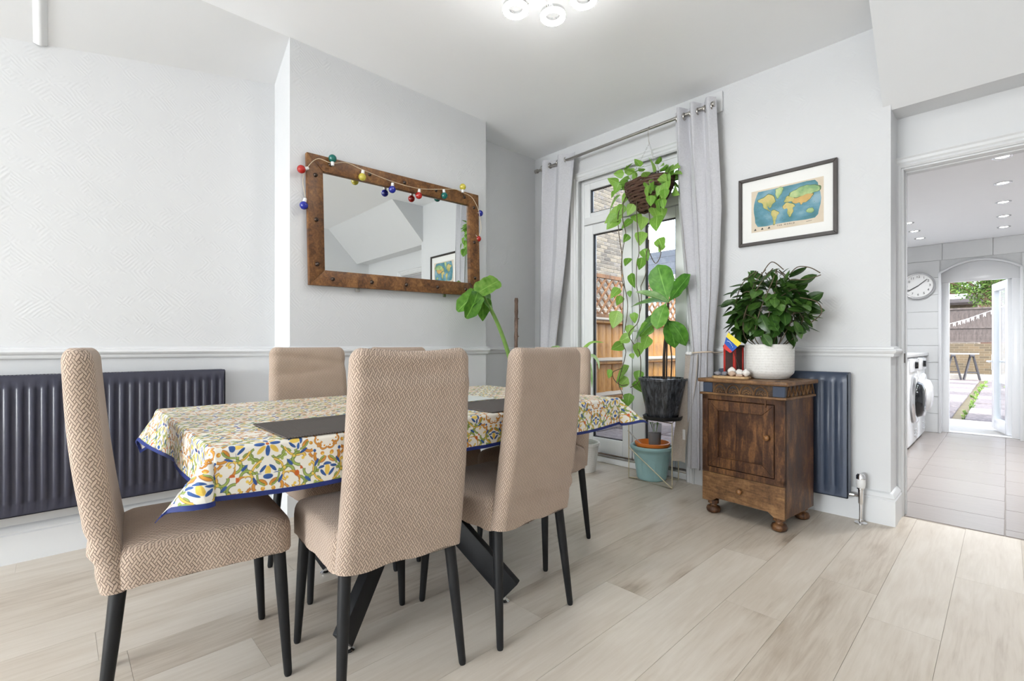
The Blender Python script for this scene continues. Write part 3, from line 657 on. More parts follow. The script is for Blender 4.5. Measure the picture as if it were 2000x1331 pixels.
for x, y, s in [(-.42+rr.uniform(-.05, .05), 9.0+.33*q, rr.uniform(.3, .7)) for q in range(30)]+[(-1.27+rr.uniform(-.06, .06), 12+.5*q, rr.uniform(.7, 1.3)) for q in range(14)]+[(rr.uniform(-.3, 1.2), 16.4+rr.uniform(-.6, .4), rr.uniform(.6, 1.2)) for q in range(0)]+[(-.35+.16*q, 16.3+.2*(q % 2), rr.uniform(.5, .8)) for q in range(8)]+[(-2.5+.3*q, 20.1, rr.uniform(.7, 1.1)) for q in range(12)]:
    o = link('grass_tuft', tufts[k % 3], None, (x, y, -.03), (0, 0, rr.uniform(0, 6))); o.scale = (s, s, s); k += 1
    tag(o, 'low green grass tuft growing in a joint of the garden paving', 'grass', 'grass tufts in the paving joints')
gkerb = struct(MB().box(-5, 19.55, -.05, 4, 19.95, .14).build('step_far_kerb', 'concrete', bev=.02), 'pale kerb across the end of the patio')
gwall = struct(MB().box(-6, 20.5, 0, 5, 20.75, 1.06).build('wall_garden_retaining', 'old_garden_brick'), 'low brick wall below the garden fence')
gf = thing('garden_fence', 'weathered grey-brown feather-edge fence above the low garden wall', 'fence', (0, 20.72, 1.06))
fb = MB().prism([(0, 0), (.128, .004), (.128, .016), (0, .006)], lambda p, q, a: (p, -q, a), .06, 1.12).mesh('fence_board', 'weathered_fence')
for k in range(52): link('fence_board', fb, gf, (-4+.12*k, 0, rr.uniform(-.006, .006)))
for z in (.06, .5, 1.10): MB().box(-4, -.05, z-.02, 2.4, -.012, z+.03).build('rail', 'weathered_fence', gf)
for x in (-3.6, -1.42, .75): MB().box(x-.055, -.09, 0, x+.055, .03, 1.24).build('post', 'concrete', gf, bev=.01)
# trestles with a board
def trestle(x, label):
    t = thing('sawhorse', label, 'sawhorse', (x, 19.2, 0), radians(4), 'black folding sawhorses by the garden wall')
    for sx in (-1, 1):
        for sy in (-1, 1): MB().bar((sx*.17, sy*.22, 0), (sx*.03, sy*.16, .70), .045, .03).build('leg', 'trestle_black', t)
    MB().box(-.05, -.34, .68, .05, .34, .745).build('top_beam', 'trestle_black', t, bev=.005)
    for sy in (-1, 1): MB().bar((-.12, sy*.2, .22), (.12, sy*.2, .22), .03, .02).build('brace', 'trestle_black', t)
trestle(-1.10, 'black sawhorse by the garden wall, the left of the two'); trestle(-.70, 'black sawhorse by the garden wall, the right of the two')
tag(MB().box(-1.24, 19.02, .745, -.55, 19.38, .775).build('board', 'trestle_top', bev=.003), 'pale board lying across the two sawhorses', 'board')
# bunting
bt = thing('bunting', 'string of small white and pink pennants hung across the garden', 'bunting', (0, 17.0, 0))
pts = catmull([(-3.6, 3.66, 2.25), (-2.6, 1.2, 1.5), (-1.6, .2, 1.44), (-.95, 0, 1.60), (-.5, -.3, 1.76), (.2, -2.4, 2.0), (.9, -9.55, 2.4)], 10); MB().tube(pts, .006, 5).build('cord', 'bunting_white', bt)
for k in range(14, 46, 2):
    p = pts[k]; a = .026; h = .10
    MB().add([(p.x-a, p.y, p.z), (p.x+a, p.y, p.z), (p.x-a*.8, p.y-.01, p.z-h), (p.x, p.y-.012, p.z-h*.4), (p.x+a*.8, p.y-.01, p.z-h), (p.x-a, p.y+.006, p.z), (p.x+a, p.y+.006, p.z), (p.x-a*.8, p.y-.004, p.z-h), (p.x, p.y-.006, p.z-h*.4), (p.x+a*.8, p.y-.004, p.z-h)],
      [(0,2,3), (0,3,1), (1,3,4), (5,8,7), (5,6,8), (6,9,8)]).build('pennant', 'bunting_pink' if k in (22, 24, 25) else 'bunting_white', bt, fix=False)
# houses behind
hs = thing('brick_terrace', 'red brick terrace with dark framed window behind the garden fence', 'building', (-1.3, 33, 0))
MB().box(-7, 0, 0, 6, 5, 9).build('wall', 'house_brick_red', hs)
w = MB().box(-.42, -.08, 3.7, .55, .02, 5.35).build('window', 'house_frame', hs); MB().box(-.28, -.12, 4.4, .40, -.09, 5.15).build('pane', 'house_glass', w); MB().box(-.28, -.12, 3.85, .40, -.09, 4.2).build('pane', 'house_glass', w)
ex = thing('garden_outbuilding', 'low brick outbuilding with tiled roof and skylight behind the fence', 'building', (-1.9, 26.5, 0))
MB().box(-3, 0, 0, 1.1, 3, 2.66).build('wall', 'brick_far', ex); MB().box(-2.4, -.03, 1.9, .9, .01, 2.45).build('window', 'house_frame', ex)
rf = MB().prism([(-.35, 2.64), (3.2, 3.30), (3.2, 3.36), (-.35, 2.74)], lambda p, q, a: (a, p, q), -3.2, 1.25).build('roof', 'roof_tile', ex)
MB().prism([(1.1, 3.0), (2.6, 3.26), (2.6, 3.32), (1.1, 3.06)], lambda p, q, a: (a, p, q), -.4, .7).build('skylight', 'house_glass', rf)
def tree(name, label, base, blobs, n, leaf, seed, mat='tree_leaf'):
    t = thing(name, label, 'tree', base); r = random.Random(seed)
    MB().tube(catmull([(0, 0, -.1), (.05, 0, 1.2), (-.05, .05, 2.4), (.05, 0, blobs[0][2])], 4), [.12-.006*i for i in range(13)], 8).build('trunk', 'dead_stem', t, smooth=60)
    f = MB(); vol = [b[3]**3 for b in blobs]
    for b in blobs:
        MB().tube(catmull([(0, 0, 1.9), ((b[0])*.5, b[1]*.5, b[2]*.8), b[:3]], 4), [.05-.004*i for i in range(9)], 6).build('branch', 'dead_stem', t, smooth=60)
        for _ in range(int(n*b[3]**3/sum(vol))):
            d = Vector((r.gauss(0, 1), r.gauss(0, 1), r.gauss(0, 1))).normalized()*b[3]*r.uniform(.45, 1.05); p = Vector(b[:3])+d
            a = Vector((r.gauss(0, 1), r.gauss(0, 1), r.gauss(-.4, .7))).normalized(); s_ = a.orthogonal().normalized(); L_ = leaf*r.uniform(.6, 1.2)
            f.add([p, p+a*L_*.5+s_*L_*.3, p+a*L_, p+a*L_*.5-s_*L_*.3], [(0,1,2,3)], [[(0,.5),(.5,1),(1,.5),(.5,0)]])
    o = f.build('foliage', mat, t, fix=False); o['kind'] = 'stuff'
tree('broadleaf_tree', 'bright green leafy tree leaning over the right of the garden fence', (.2, 23.6, 0), [(-1.0, 0, 3.4, .75), (-.6, 0, 2.8, .6), (-1.7, .2, 4.15, .7), (-.9, .2, 4.7, 1.0), (.2, 0, 3.6, 1.1), (-2.35, .2, 3.75, .42), (-2.6, .3, 4.3, .5)], 11000, .10, 5)
tree('dappled_tree', 'pale green tree on the left in front of the brick terrace', (-3.4, 31.2, 0), [(1.6, 0, 4.3, .7), (1.2, 0, 5.0, .9), (.6, 0, 4.4, 1.0), (1.95, 0, 3.6, .4), (2.5, 0, 5.3, .7)], 4500, .15, 8)

# ------------------------------------------------------------------ dining table, cloth, mats
TC = (-1.685, 1.045); TR = radians(-1); TA, TB = .462, .782
table = thing('dining_table', 'dining table with black steel cross legs under the patterned cloth', 'table', (*TC, 0), TR)
MB().box(-TA+.004, -TB+.004, .705, TA-.004, TB-.004, .739).build('tabletop', 'mango_top', table, bev=.004)
iv = Matrix.Rotation(-TR, 3, 'Z')
for fx, fy in ((-1.319, 1.236), (-1.451, .663), (-2.04, .83), (-1.80, 1.42)):
    f = iv @ Vector((fx-TC[0], fy-TC[1], 0)); d = f.normalized()
    a = f+Vector((0, 0, .05))+d*.02; h = d*.05+Vector((0, 0, .40))
    lb = MB().bar(a, h, .035, .09); tp = Vector((-d.y*.12+d.x*.25, d.x*.12+d.y*.25, .715)); lb.bar(h-Vector((0, 0, .02)), tp, .035, .09); l = lb.build('leg', 'black_steel', table, bev=.004)
    MB().lathe([(.02, 0), (.021, .006), (.010, .012), (.010, .03)], 16, (f.x-d.x*.01, f.y-d.y*.01, 0)).build('glide', 'chrome', l, smooth=40)
OV = .125; HX, HY = TA+OV, TB+OV
def drop(e):
    r = .010; q = r*pi/2
    if e <= 0: return 0, 0
    if e < q: return r*sin(e/r), -r*(1-cos(e/r))
    return r+(e-q)*.02, -r-(e-q)*.999
CORN = {(1, -1): (.50, 'y'), (-1, -1): (.80, 'l'), (1, 1): (.66, 'd'), (-1, 1): (.5, 'd')}
def cpos(u, v, off=0):
    su = 1 if u > 0 else -1; sv = 1 if v > 0 else -1
    eu = max(abs(u)-TA, 0); ev = max(abs(v)-TB, 0); rip = .004*sin(v*11+u*3) if eu > .02 else (.004*sin(u*13) if ev > .02 else 0)
    if eu > 0 and ev > 0:
        r = sqrt(eu*eu+ev*ev); th = atan2(ev, eu)/(pi/2); hmax, kind = CORN[(su, sv)]
        ph = (ss(0, .42, th) if kind == 'y' else th)*pi/2; hh = .10+hmax*sin(pi*th)**1.1; g = min(1, r/.02)
        if kind == 'l': hh = .02+.46*ss(0, .8, th)+.06*sin(pi*th)
        ho = r*(hh*g+(1-g)); z = -r*sqrt(max(0, 1-hh*hh))*g
        return Vector((su*(TA+ho*cos(ph)), sv*(TB+ho*sin(ph)), .745+z))
    ox, oz = drop(eu); oy, oz2 = drop(ev)
    x = u if eu <= 0 else su*(TA+ox+.4*rip*min(1, eu/.06)); y = v if ev <= 0 else sv*(TB+oy+rip*min(1, ev/.06))
    if ev > 0 and v < 0 and u < -.05:
        Lz = .02+.46*ss(0, 1, (-u-.05)/(TA-.05)); g = min(1, ev/.03); Lz = Lz*g+(1-g); y = -(TB+ev*Lz); oz2 = -ev*sqrt(max(0, 1-Lz*Lz))
    sag = .010*sin(abs(v)*7+1)*ss(.02, .12, eu)
    return Vector((x, y, .745+oz+oz2+sag))
def cnorm(u, v):
    e = .004; a = cpos(u+e, v)-cpos(u-e, v); b = cpos(u, v+e)-cpos(u, v-e); n = a.cross(b); return n.normalized() if n.length > 1e-9 else Vector((0, 0, 1))
cl = thing('tablecloth', 'white tablecloth printed with blue, orange and green scroll tiles', 'tablecloth', (*TC, 0), TR)
def axis(T_, H_, n):
    base = [-H_+(H_-T_)*i/8 for i in range(8)]+[-T_+.003*i for i in range(0, 8)]
    mid = [-T_+.03+(2*T_-.06)*i/n for i in range(n+1)]
    a = base+mid; a = sorted(set([round(q, 5) for q in a]+[round(-q, 5) for q in a])); return a
us = axis(TA, HX, 16); vs_ = axis(TB, HY, 30)
# finer steps just outside the table edge
us = sorted(set(us+[round(s*(TA+q), 5) for s in (-1, 1) for q in (.004, .009, .014, .02, .03)])); vs_ = sorted(set(vs_+[round(s*(TB+q), 5) for s in (-1, 1) for q in (.004, .009, .014, .02, .03)]))
for nm, off, mt in (('printed_side', 0, 'cloth_print'), ('reverse_side', -.0016, 'cloth_back')):
    b = MB(); nu = len(us); V = [cpos(u, v)+(cnorm(u, v)*off if off else Vector()) for v in vs_ for u in us]
    fs = []; uv = []
    for j in range(len(vs_)-1):
        for i in range(nu-1):
            fs.append((j*nu+i, j*nu+i+1, (j+1)*nu+i+1, (j+1)*nu+i)); uv.append([(v+5, u+5) for u, v in ((us[i], vs_[j]), (us[i+1], vs_[j]), (us[i+1], vs_[j+1]), (us[i], vs_[j+1]))])
    o = b.add(V, fs, uv).build(nm, mt, cl, smooth=80, fix=False)
    if off: o.data.flip_normals()
ring = [(u, -HY, 0, 1) for u in us]+[(HX, v, -1, 0) for v in vs_]+[(u, HY, 0, -1) for u in us[::-1]]+[(-HX, v, 1, 0) for v in vs_[::-1]]
hv = []; hf = []
for u, v, du, dv in ring:
    w = .011; n0 = cnorm(u+du*.004, v+dv*.004); a = cpos(u+du*w, v+dv*w); e = cpos(u, v)
    hv += [a+n0*.0012, e+n0*.0014, e-n0*.0032, a-n0*.0030]
m = len(ring)
for i in range(m):
    j = (i+1) % m
    for k in range(4): hf.append((i*4+k, i*4+(k+1) % 4, j*4+(k+1) % 4, j*4+k))
MB().add(hv, hf).build('blue_hem', 'cloth_hem', cl, smooth=60)
def mat_(x0, y0, x1, y1, mt, label, thin=.004):
    cx, cy = (x0+x1)/2, (y0+y1)/2
    o = MB().box(-(x1-x0)/2, -(y1-y0)/2, 0, (x1-x0)/2, (y1-y0)/2, thin).build('placemat', mt, bev=.0015, seg=1); o.location = (cx, cy, .7462); o.rotation_euler = (0, 0, TR)
    return tag(o, label, 'placemat', 'placemats on the tablecloth')
mat_(-1.515, .41, -1.225, .84, 'placemat_weave', 'dark brown woven placemat behind the centre front chair')
mat_(-1.505, 1.08, -1.215, 1.55, 'placemat_weave', 'dark brown woven placemat half hidden by the right front chair')
mat_(-1.77, 1.12, -1.54, 1.38, 'pale_mat', 'pale grey glass placemat between the two front chairs', .003)

# ------------------------------------------------------------------ chairs
def rrect(w, d, r, n=8):
    pts = []
    for cx, cy, a0 in ((w/2-r, d/2-r, 0), (-w/2+r, d/2-r, 90), (-w/2+r, -d/2+r, 180), (w/2-r, -d/2+r, 270)):
        for k in range(n+1): a = radians(a0+90*k/n); pts.append((cx+r*cos(a), cy+r*sin(a)))
    return pts
def dens(pts, step=.03):
    out = []
    for i, p in enumerate(pts):
        q = pts[(i+1) % len(pts)]; L_ = sqrt((p[0]-q[0])**2+(p[1]-q[1])**2); n = max(1, int(L_/step))
        for k in range(n): out.append((p[0]+(q[0]-p[0])*k/n, p[1]+(q[1]-p[1])*k/n))
    return out
def loft(rings, per, vv, cap_uv=True, bottom=True):
    b = MB(); n = len(rings[0]); V = [p for r in rings for p in r]; fs = []; uv = []
    for i in range(len(rings)-1):
        for k in range(n):
            k2 = (k+1) % n; fs.append((i*n+k, i*n+k2, (i+1)*n+k2, (i+1)*n+k)); u0 = per[k]; u1 = per[k+1]
            P = [rings[i][k], rings[i][k2], rings[i+1][k2], rings[i+1][k]]
            nz = (P[1]-P[0]).cross(P[3]-P[0]); flat = nz.length > 1e-12 and abs(nz.normalized().z) > .75
            uv.append([(p.x, p.y) for p in P] if flat else [(u0, vv[i]), (u1, vv[i]), (u1, vv[i+1]), (u0, vv[i+1])])
    L_ = len(rings)-1
    fs.append(tuple(range(L_*n, L_*n+n))); uv.append([(p.x, p.y) for p in rings[L_]])
    if bottom: fs.append(tuple(range(n))[::-1]); uv.append([(p.x, p.y) for p in rings[0]][::-1])
    return b.add(V, fs, uv)
def backrest_mesh(kind):
    base = dens(rrect(1, 1, .001, 1), .04); rings = []; vv = []
    zs = [.372+.012*i for i in range(46)]+[.92, .929]+[.936, .942, .948, .954, .959, .963, .966, .9685, .9705, .9715]
    for z in zs:
        t = (z-.37)/.6; w = .378-.030*t; d = .060+.006*sin(pi*t); yc = -.180-.072*t-.012*sin(pi*t)
        top = ss(.925, .972, z); q_ = max(0, z-.939)/.033; w -= .062*(1-sqrt(max(0, 1-q_*q_))) ; d *= .30+.70*sqrt(max(0, 1-q_*q_)); r = min(.026, d/2-.001)
        pts = dens(rrect(w, d, r, 4), .022); rg = []
        for x, y in pts:
            yy = y+yc; zz = z; oy = 0
            if y < 0:
                if kind == 1: oy = .012*math.exp(-((z-.905-.25*(x*x)+.05*x)/.018)**2)*max(0, 1-(x/.17)**2) - .006*math.exp(-((z-.865)/.02)**2)
                if kind == 2: oy = .006*sin((z-.37)*95+x*9)*math.exp(-((z-.47)/.05)**2)
                if kind == 0: oy = .004*math.exp(-((z-.88)/.02)**2)
            else:
                if kind == 0: oy = -.007*math.exp(-((z-.915-.02*sin(x*9))/.013)**2)-.006*math.exp(-((z-.86+.1*x)/.016)**2)
            if top > 0: zz -= .010*(1-(x/(w/2+.001))**2)*top*(1 if kind == 1 else .3)
            zz -= 0 if z > .39 else .004*sin(x*40)
            rg.append(Vector((x, yy+oy, zz)))
        rings.append(rg); vv.append(z)
    n = min(len(r) for r in rings)
    # resample every ring to the same count by angle-free arc length
    out = []
    for r in rings:
        L_ = [0]
        for i in range(len(r)): L_.append(L_[-1]+(r[(i+1) % len(r)]-r[i]).length)
        q = []; N = 72
        for k in range(N):
            s = L_[-1]*k/N; i = 0
            while L_[i+1] < s: i += 1
            f = (s-L_[i])/max(1e-9, L_[i+1]-L_[i]); q.append(r[i].lerp(r[(i+1) % len(r)], f))
        out.append(q)
    per = [.87*k/72 for k in range(73)]
    return loft(out, per, vv).mesh('backrest', 'chair_fabric', smooth=60)
def seat_mesh():
    out = []; vv = []; zs = [.374, .39, .41, .43, .45, .463, .472, .478]
    sh = [0, 0, .0, .0, .002, .006, .014, .026]
    def ringat(z, s, dome=0):
        pts = rrect(.40-2*s, .405-2*s, max(.03-s*.3, .012), 5); q = []
        pts = dens(pts, .03)
        return [Vector((x*(1-.03*(y < 0)), y+.022, z+dome-(.003*sin(x*60)+.003*cos(y*70) if z < .38 else 0))) for x, y in pts]
    rs = [ringat(z, s) for z, s in zip(zs, sh)]+[ringat(.480+.006*k, .026+.035*k) for k in (1, 2)]+[ringat(.494, .13)]
    for r in rs:
        L_ = [0]
        for i in range(len(r)): L_.append(L_[-1]+(r[(i+1) % len(r)]-r[i]).length)
        q = []; N = 72
        for k in range(N):
            s = L_[-1]*k/N; i = 0
            while L_[i+1] < s: i += 1
            f = (s-L_[i])/max(1e-9, L_[i+1]-L_[i]); q.append(r[i].lerp(r[(i+1) % len(r)], f))
        out.append(q)
    return loft(out, [1.58*k/72 for k in range(73)], zs+[.5, .52, .56]).mesh('seat', 'chair_fabric', smooth=50)
SEAT = seat_mesh(); BACKS = [backrest_mesh(k) for k in range(3)]
LEGS = []
for sx in (-1, 1):
    for a, b in (((.166, .192, .392), (.186, .214, 0)), ((.160, -.172, .392), (.186, -.212, 0))):
        a = Vector((sx*a[0], a[1], a[2])); b = Vector((sx*b[0], b[1], b[2]))
        LEGS.append(MB().tube([a, a.lerp(b, .35), a.lerp(b, .98), b], [.0175, .0165, .0112, .009], 14).mesh('leg', 'black_steel', smooth=40))
FRM = MB().box(-.165, -.16, .368, .165, .19, .388).mesh('seat_frame', 'black_steel', bev=.004)
def chair(x, y, fx, fy, kind, label, rz=None):
    t = thing('dining_chair', label, 'chair', (x, y, 0), atan2(-fx, fy), 'dining chairs round the table')
    link('seat', SEAT, t); link('backrest', BACKS[kind], t); link('seat_frame', FRM, t)
    for l in LEGS: link('leg', l, t)
    return t
chair(-1.680, .300, .093, .995, 2, 'beige slipcovered chair at the near left end of the table, side on')
chair(-1.385, .735, -1, .10, 1, 'beige slipcovered chair in the centre foreground, back to the viewer')
chair(-1.345, 1.205, -1, -.04, 2, 'beige slipcovered chair at the front right with creases low on its back')
chair(-2.045, .872, 1, .03, 0, 'beige slipcovered chair across the table, nearest the large radiator')
chair(-2.065, 1.365, 1, .03, 0, 'beige slipcovered chair across the table, mostly hidden behind the centre chair')
chair(-1.610, 1.705, .20, -1, 0, 'beige slipcovered chair at the far end of the table by the french doors')

# ------------------------------------------------------------------ radiators
def radiator_mesh(L_, z0, z1, pitch, depth):
    n = int(L_/pitch); e = (L_-n*pitch)/2; ps = [0, .004]
    fr_ = (.10, .2, .3, .42, .58, .70, .8, .9, 1.0); xs = [(0, 0)]
    xs.append((e, 0))
    for k in range(n):
        for f in fr_: xs.append((e+(k+f)*pitch, (0 if f <= .2 or f >= .9 else (.5 if f in (.3, .8) else 1))))
    xs.append((L_, 0)); zz = [(z0, 0), (z0+.05, 0), (z0+.065, 1), (z1-.062, 1), (z1-.048, 0), (z1-.012, 0), (z1, -.6)]
    b = MB(); V = []
    for z, wz in zz:
        for x, wx in xs: V.append((x, -(wx*wz*depth if wz > 0 else wz*.012*-1 if False else 0) + (.012 if wz < 0 else 0), z))
    m = len(xs); b.add(V, [(j*m+i, j*m+i+1, (j+1)*m+i+1, (j+1)*m+i) for j in range(len(zz)-1) for i in range(m-1)])
    return b
def radiator(name, label, loc, rz, L_, z0, z1, pitch, dp, mt, thick, ends):
    t = thing(name, label, 'radiator', loc, rz)
    fp = radiator_mesh(L_, z0, z1, pitch, dp); fp.box(0, .012, z0, L_, .016, z1-.005); fp.box(0, 0, z0, L_, .016, z0+.004); fp.box(0, 0, z0, .004, .016, z1-.006); fp.box(L_-.004, 0, z0, L_, .016, z1-.006)
    fp.build('front_panel', mt, t, smooth=50, fix=False)
    MB().box(0, thick-.014, z0, L_, thick, z1-.005).build('back_panel', mt, t, bev=.003)
    for x in (-.002, L_-.002): MB().box(x, .008, z0+.02, x+.004, thick-.006, z1-.004).build('side_panel', mt, t, bev=.001, seg=1)
    g = MB(); g.box(0, .012, z1-.004, L_, .020, z1); g.box(0, thick-.012, z1-.004, L_, thick-.004, z1)
    k = 0
    while k*.0125 < L_-.006: g.box(k*.0125, .016, z1-.003, k*.0125+.006, thick-.008, z1); k += 1
    g.build('top_grille', mt, t)
    for x in (.2, L_-.2): MB().box(x-.015, thick-.002, z0+.08, x+.015, thick+.024, z1-.08).build('bracket', mt, t)
    return t
RL = radiator('panel_radiator', 'long dark slate radiator on the left wall behind the chair', (-2.985, -1.10, 0), pi/2, 1.772, .232, .848, .0385, .008, 'radiator_left_paint', .085, 1)
# its local x runs along +Y; local -y faces the room
RB = radiator('panel_radiator', 'blue-grey radiator behind the wooden cabinet', (-1.325, 3.176, 0), 0, .713, .126, .828, .052, .010, 'radiator_back_paint', .075, 1)
vx, vy = .768, .025
v = MB(); v.tube([(.708, .03, .148), (.738, .03, .148)], .012, 12); v.tube([(.738, .03, .148), (.753, vy+.003, .148), (vx, vy, .148)], .009, 10); v.build('valve_tail', 'chrome', RB, smooth=40)
MB().lathe([(.010, .105), (.013, .112), (.013, .185), (.018, .188), (.018, .196)], 16, (vx, vy, 0)).build('valve_body', 'chrome', RB, smooth=40)
vh = MB().lathe([(.018, .195), (.021, .20), (.023, .225), (.021, .242), (.021, .244)], 20, (vx, vy, 0)).build('valve_head', 'bulb_cap', RB, smooth=40)
MB().lathe([(.0215, .243), (.0215, .262), (.014, .272), (1e-5, .273)], 20, (vx, vy, 0)).build('valve_cap', 'chrome', vh, smooth=40)
MB().tube([(vx, vy, .11), (vx, vy, .0)], .0078, 12).build('pipe', 'chrome', RB, smooth=40)
MB().lathe([(.03, 0), (.03, .004), (.012, .010), (.012, .02)], 20, (vx, vy, .0)).build('pipe_collar', 'chrome', RB, smooth=40)

# ------------------------------------------------------------------ cabinet
CB = thing('wooden_cabinet', 'small dark carved wooden cabinet with one door and a drawer, in front of the radiator', 'cabinet', (-1.018, 2.735, 0), radians(-5.9))
hw = .228
b = MB(); b.box(-hw, .0, .075, -hw+.02, .37, .70); b.box(hw-.02, 0, .075, hw, .37, .70); b.box(-hw, .355, .075, hw, .37, .70); b.box(-hw, 0, .69, hw, .37, .705)
b.build('carcass', 'mango_wood', CB, bev=.002, seg=1)
f = MB(); f.box(-hw, -.004, .255, -hw+.035, .02, .70); f.box(hw-.05, -.004, .255, hw, .02, .70); f.box(-hw, -.004, .668, hw, .02, .70); f.box(-hw, -.004, .245, hw, .02, .277); f.build('face_frame', 'mango_wood', CB, bev=.0015, seg=1)
d = MB(); x0, x1, z0, z1 = -hw+.0385, hw-.0535, .281, .664; w = .058
for a_, b_ in (((x0, z0), (x0+w, z0+w)), ): pass
def mitre(P): return d.add([(p[0], -.006, p[1]) for p in P]+[(p[0], .014, p[1]) for p in P], [(0,1,2,3), (4,7,6,5), (0,4,5,1), (1,5,6,2), (2,6,7,3), (3,7,4,0)])
mitre([(x0, z0), (x1, z0), (x1-w, z0+w), (x0+w, z0+w)]); mitre([(x1, z0), (x1, z1), (x1-w, z1-w), (x1-w, z0+w)]); mitre([(x1, z1), (x0, z1), (x0+w, z1-w), (x1-w, z1-w)]); mitre([(x0, z1), (x0, z0), (x0+w, z0+w), (x0+w, z1-w)])
dr = d.build('door', 'mango_wood', CB, bev=.002, seg=1)
MB().box(x0+w-.002, .008, z0+w-.002, x1-w+.002, .018, z1-w+.002).build('door_panel', 'mango_wood', dr)
RYm = Matrix.Rotation(pi/2, 4, 'X').to_3x3()
KN = [(.006, 0), (.006, .008), (.013, .014), (.0155, .021), (.013, .029), (.006, .033), (1e-5, .034)]
MB().lathe(KN, 16, (x1-.028, -.006, .492), RYm).build('knob', 'knob_wood', dr, smooth=50)
MB().box(x1-.045, -.012, .650, x1-.037, -.003, .688).build('latch', 'mango_wood', dr, bev=.001, seg=1)
# drawer with shaped apron
ap = [(-hw, .075), (-hw+.055, .075), (-hw+.085, .098), (hw-.085, .098), (hw-.055, .075), (hw, .075), (hw, .243), (-hw, .243)]
dw = MB().prism(ap, lambda p, q, a: (p, a, q), -.004, .02).build('drawer', 'mango_top', CB, bev=.002, seg=1)
MB().lathe(KN, 16, (.0, -.004, .172), RYm).build('knob', 'knob_wood', dw, smooth=50)
MB().box(-hw+.006, .004, .704, hw-.006, .365, .768).build('frieze', 'carved_wood', CB)
# carved lunettes on the frieze
for k in range(4):
    cx = -hw+.105+.076*k; a = MB()
    P = [(cx+.036*cos(q*pi/10), .008, .708+.050*sin(q*pi/10)) for q in range(11)]; P = [(p[0], -.0+p[1]*.0+.002, p[2]) for p in P]
    a.tube(P, .0042, 6); 
    for r_, n_ in ((.022, 7), (.011, 4)):
        for q in range(n_): an = pi*(q+.5)/n_; a.ball((cx+r_*cos(an), .003, .711+r_*sin(an)), .0048, 6)
    a.build('carving', 'mango_top', CB, smooth=60)
for sx in (-1, 1):
    MB().box(sx*(hw-.06) if sx < 0 else hw-.062, .0, .708, sx*hw if sx > 0 else -hw+.002, .01, .765).build('corner_block', 'radiator_back_paint', CB, bev=.002, seg=1)
sd = MB(); 
for k in range(7): sd.tube([(hw-.004, .04+.05*k, .710), (hw-.004, .062+.05*k, .760), (hw-.004, .086+.05*k, .710)], .004, 6)
sd.build('side_carving', 'mango_top', CB)
MB().box(-hw-.012, -.016, .695, hw+.012, .375, .708).build('moulding', 'mango_top', CB, bev=.005, seg=3)
top = MB().box(-hw-.02, -.024, .768, hw+.02, .385, .790).build('top', 'mango_top', CB, bev=.006, seg=3)
for x, y in ((hw-.05, .03), (hw-.02, .13), (hw-.035, .28)): MB().lathe([(.014, 0), (.012, .003), (1e-5, .004)], 12, (x, y, .789)).build('peg', 'carved_wood', top, smooth=40)
for x, y in ((-hw+.045, .04), (hw-.045, .04), (-hw+.045, .33), (hw-.045, .33)):
    MB().lathe([(.022, 0), (.036, .008), (.040, .022), (.034, .036), (.020, .042), (.018, .05), (.030, .056), (.030, .076)], 20, (x, y, 0)).build('foot', 'mango_wood', CB, smooth=50)

# ------------------------------------------------------------------ leaves
def leaf_mesh(name, L_, W_, mat, shape='oval', fold=.25, curl=.25, n=8, m=4, wav=0):
    def wid(t):
        if shape == 'oval': return sin(pi*min(1, t*.97+.03))**.75
        if shape == 'heart': return (1.0*sin(pi*(t**.55))**.85) if t > .0 else .15
        if shape == 'fiddle': return .30*sin(pi*min(1, t*1.6))*(t < .62)+sin(pi*max(0, (t-.12)/.88)**1.55)**.7
        if shape == 'strap': return min(1, t*8+.4)*(1-t**3)
        if shape == 'banana': return min(1, (t*5)**.6)*min(1, (1.02-t)*5)**.6
        return 1
    b = MB(); V = []; UV = {}
    for i in range(n+1):
        t = i/n; w = W_/2*max(.02, wid(t)); y = L_*t; z = -curl*L_*t*t
        for j in range(m+1):
            s = j/m*2-1; V.append((s*w, y*(1-.15*curl*t), z+fold*abs(s)*w+wav*sin(t*19+s*3)*abs(s)*w))
    fs = []; uv = []
    for i in range(n):
        for j in range(m): fs.append((i*(m+1)+j, i*(m+1)+j+1, (i+1)*(m+1)+j+1, (i+1)*(m+1)+j)); uv.append([(i/n, j/m), (i/n, (j+1)/m), ((i+1)/n, (j+1)/m), ((i+1)/n, j/m)])
    return b.add(V, fs, uv).mesh(name, mat, smooth=80, fix=False)
def leaf(root, me, pos, d, nrm=(0, 0, 1), s=1, name='leaf'):
    d = Vector(d).normalized(); n = Vector(nrm); n = n-d*n.dot(d)
    if n.length < 1e-3: n = d.orthogonal()
    n.normalize(); x = d.cross(n); o = link(name, me, root)
    o.matrix_local = Matrix.Translation(Vector(pos)) @ Matrix((x, d, n)).transposed().to_4x4() @ Matrix.Diagonal((s, s, s, 1)); return o

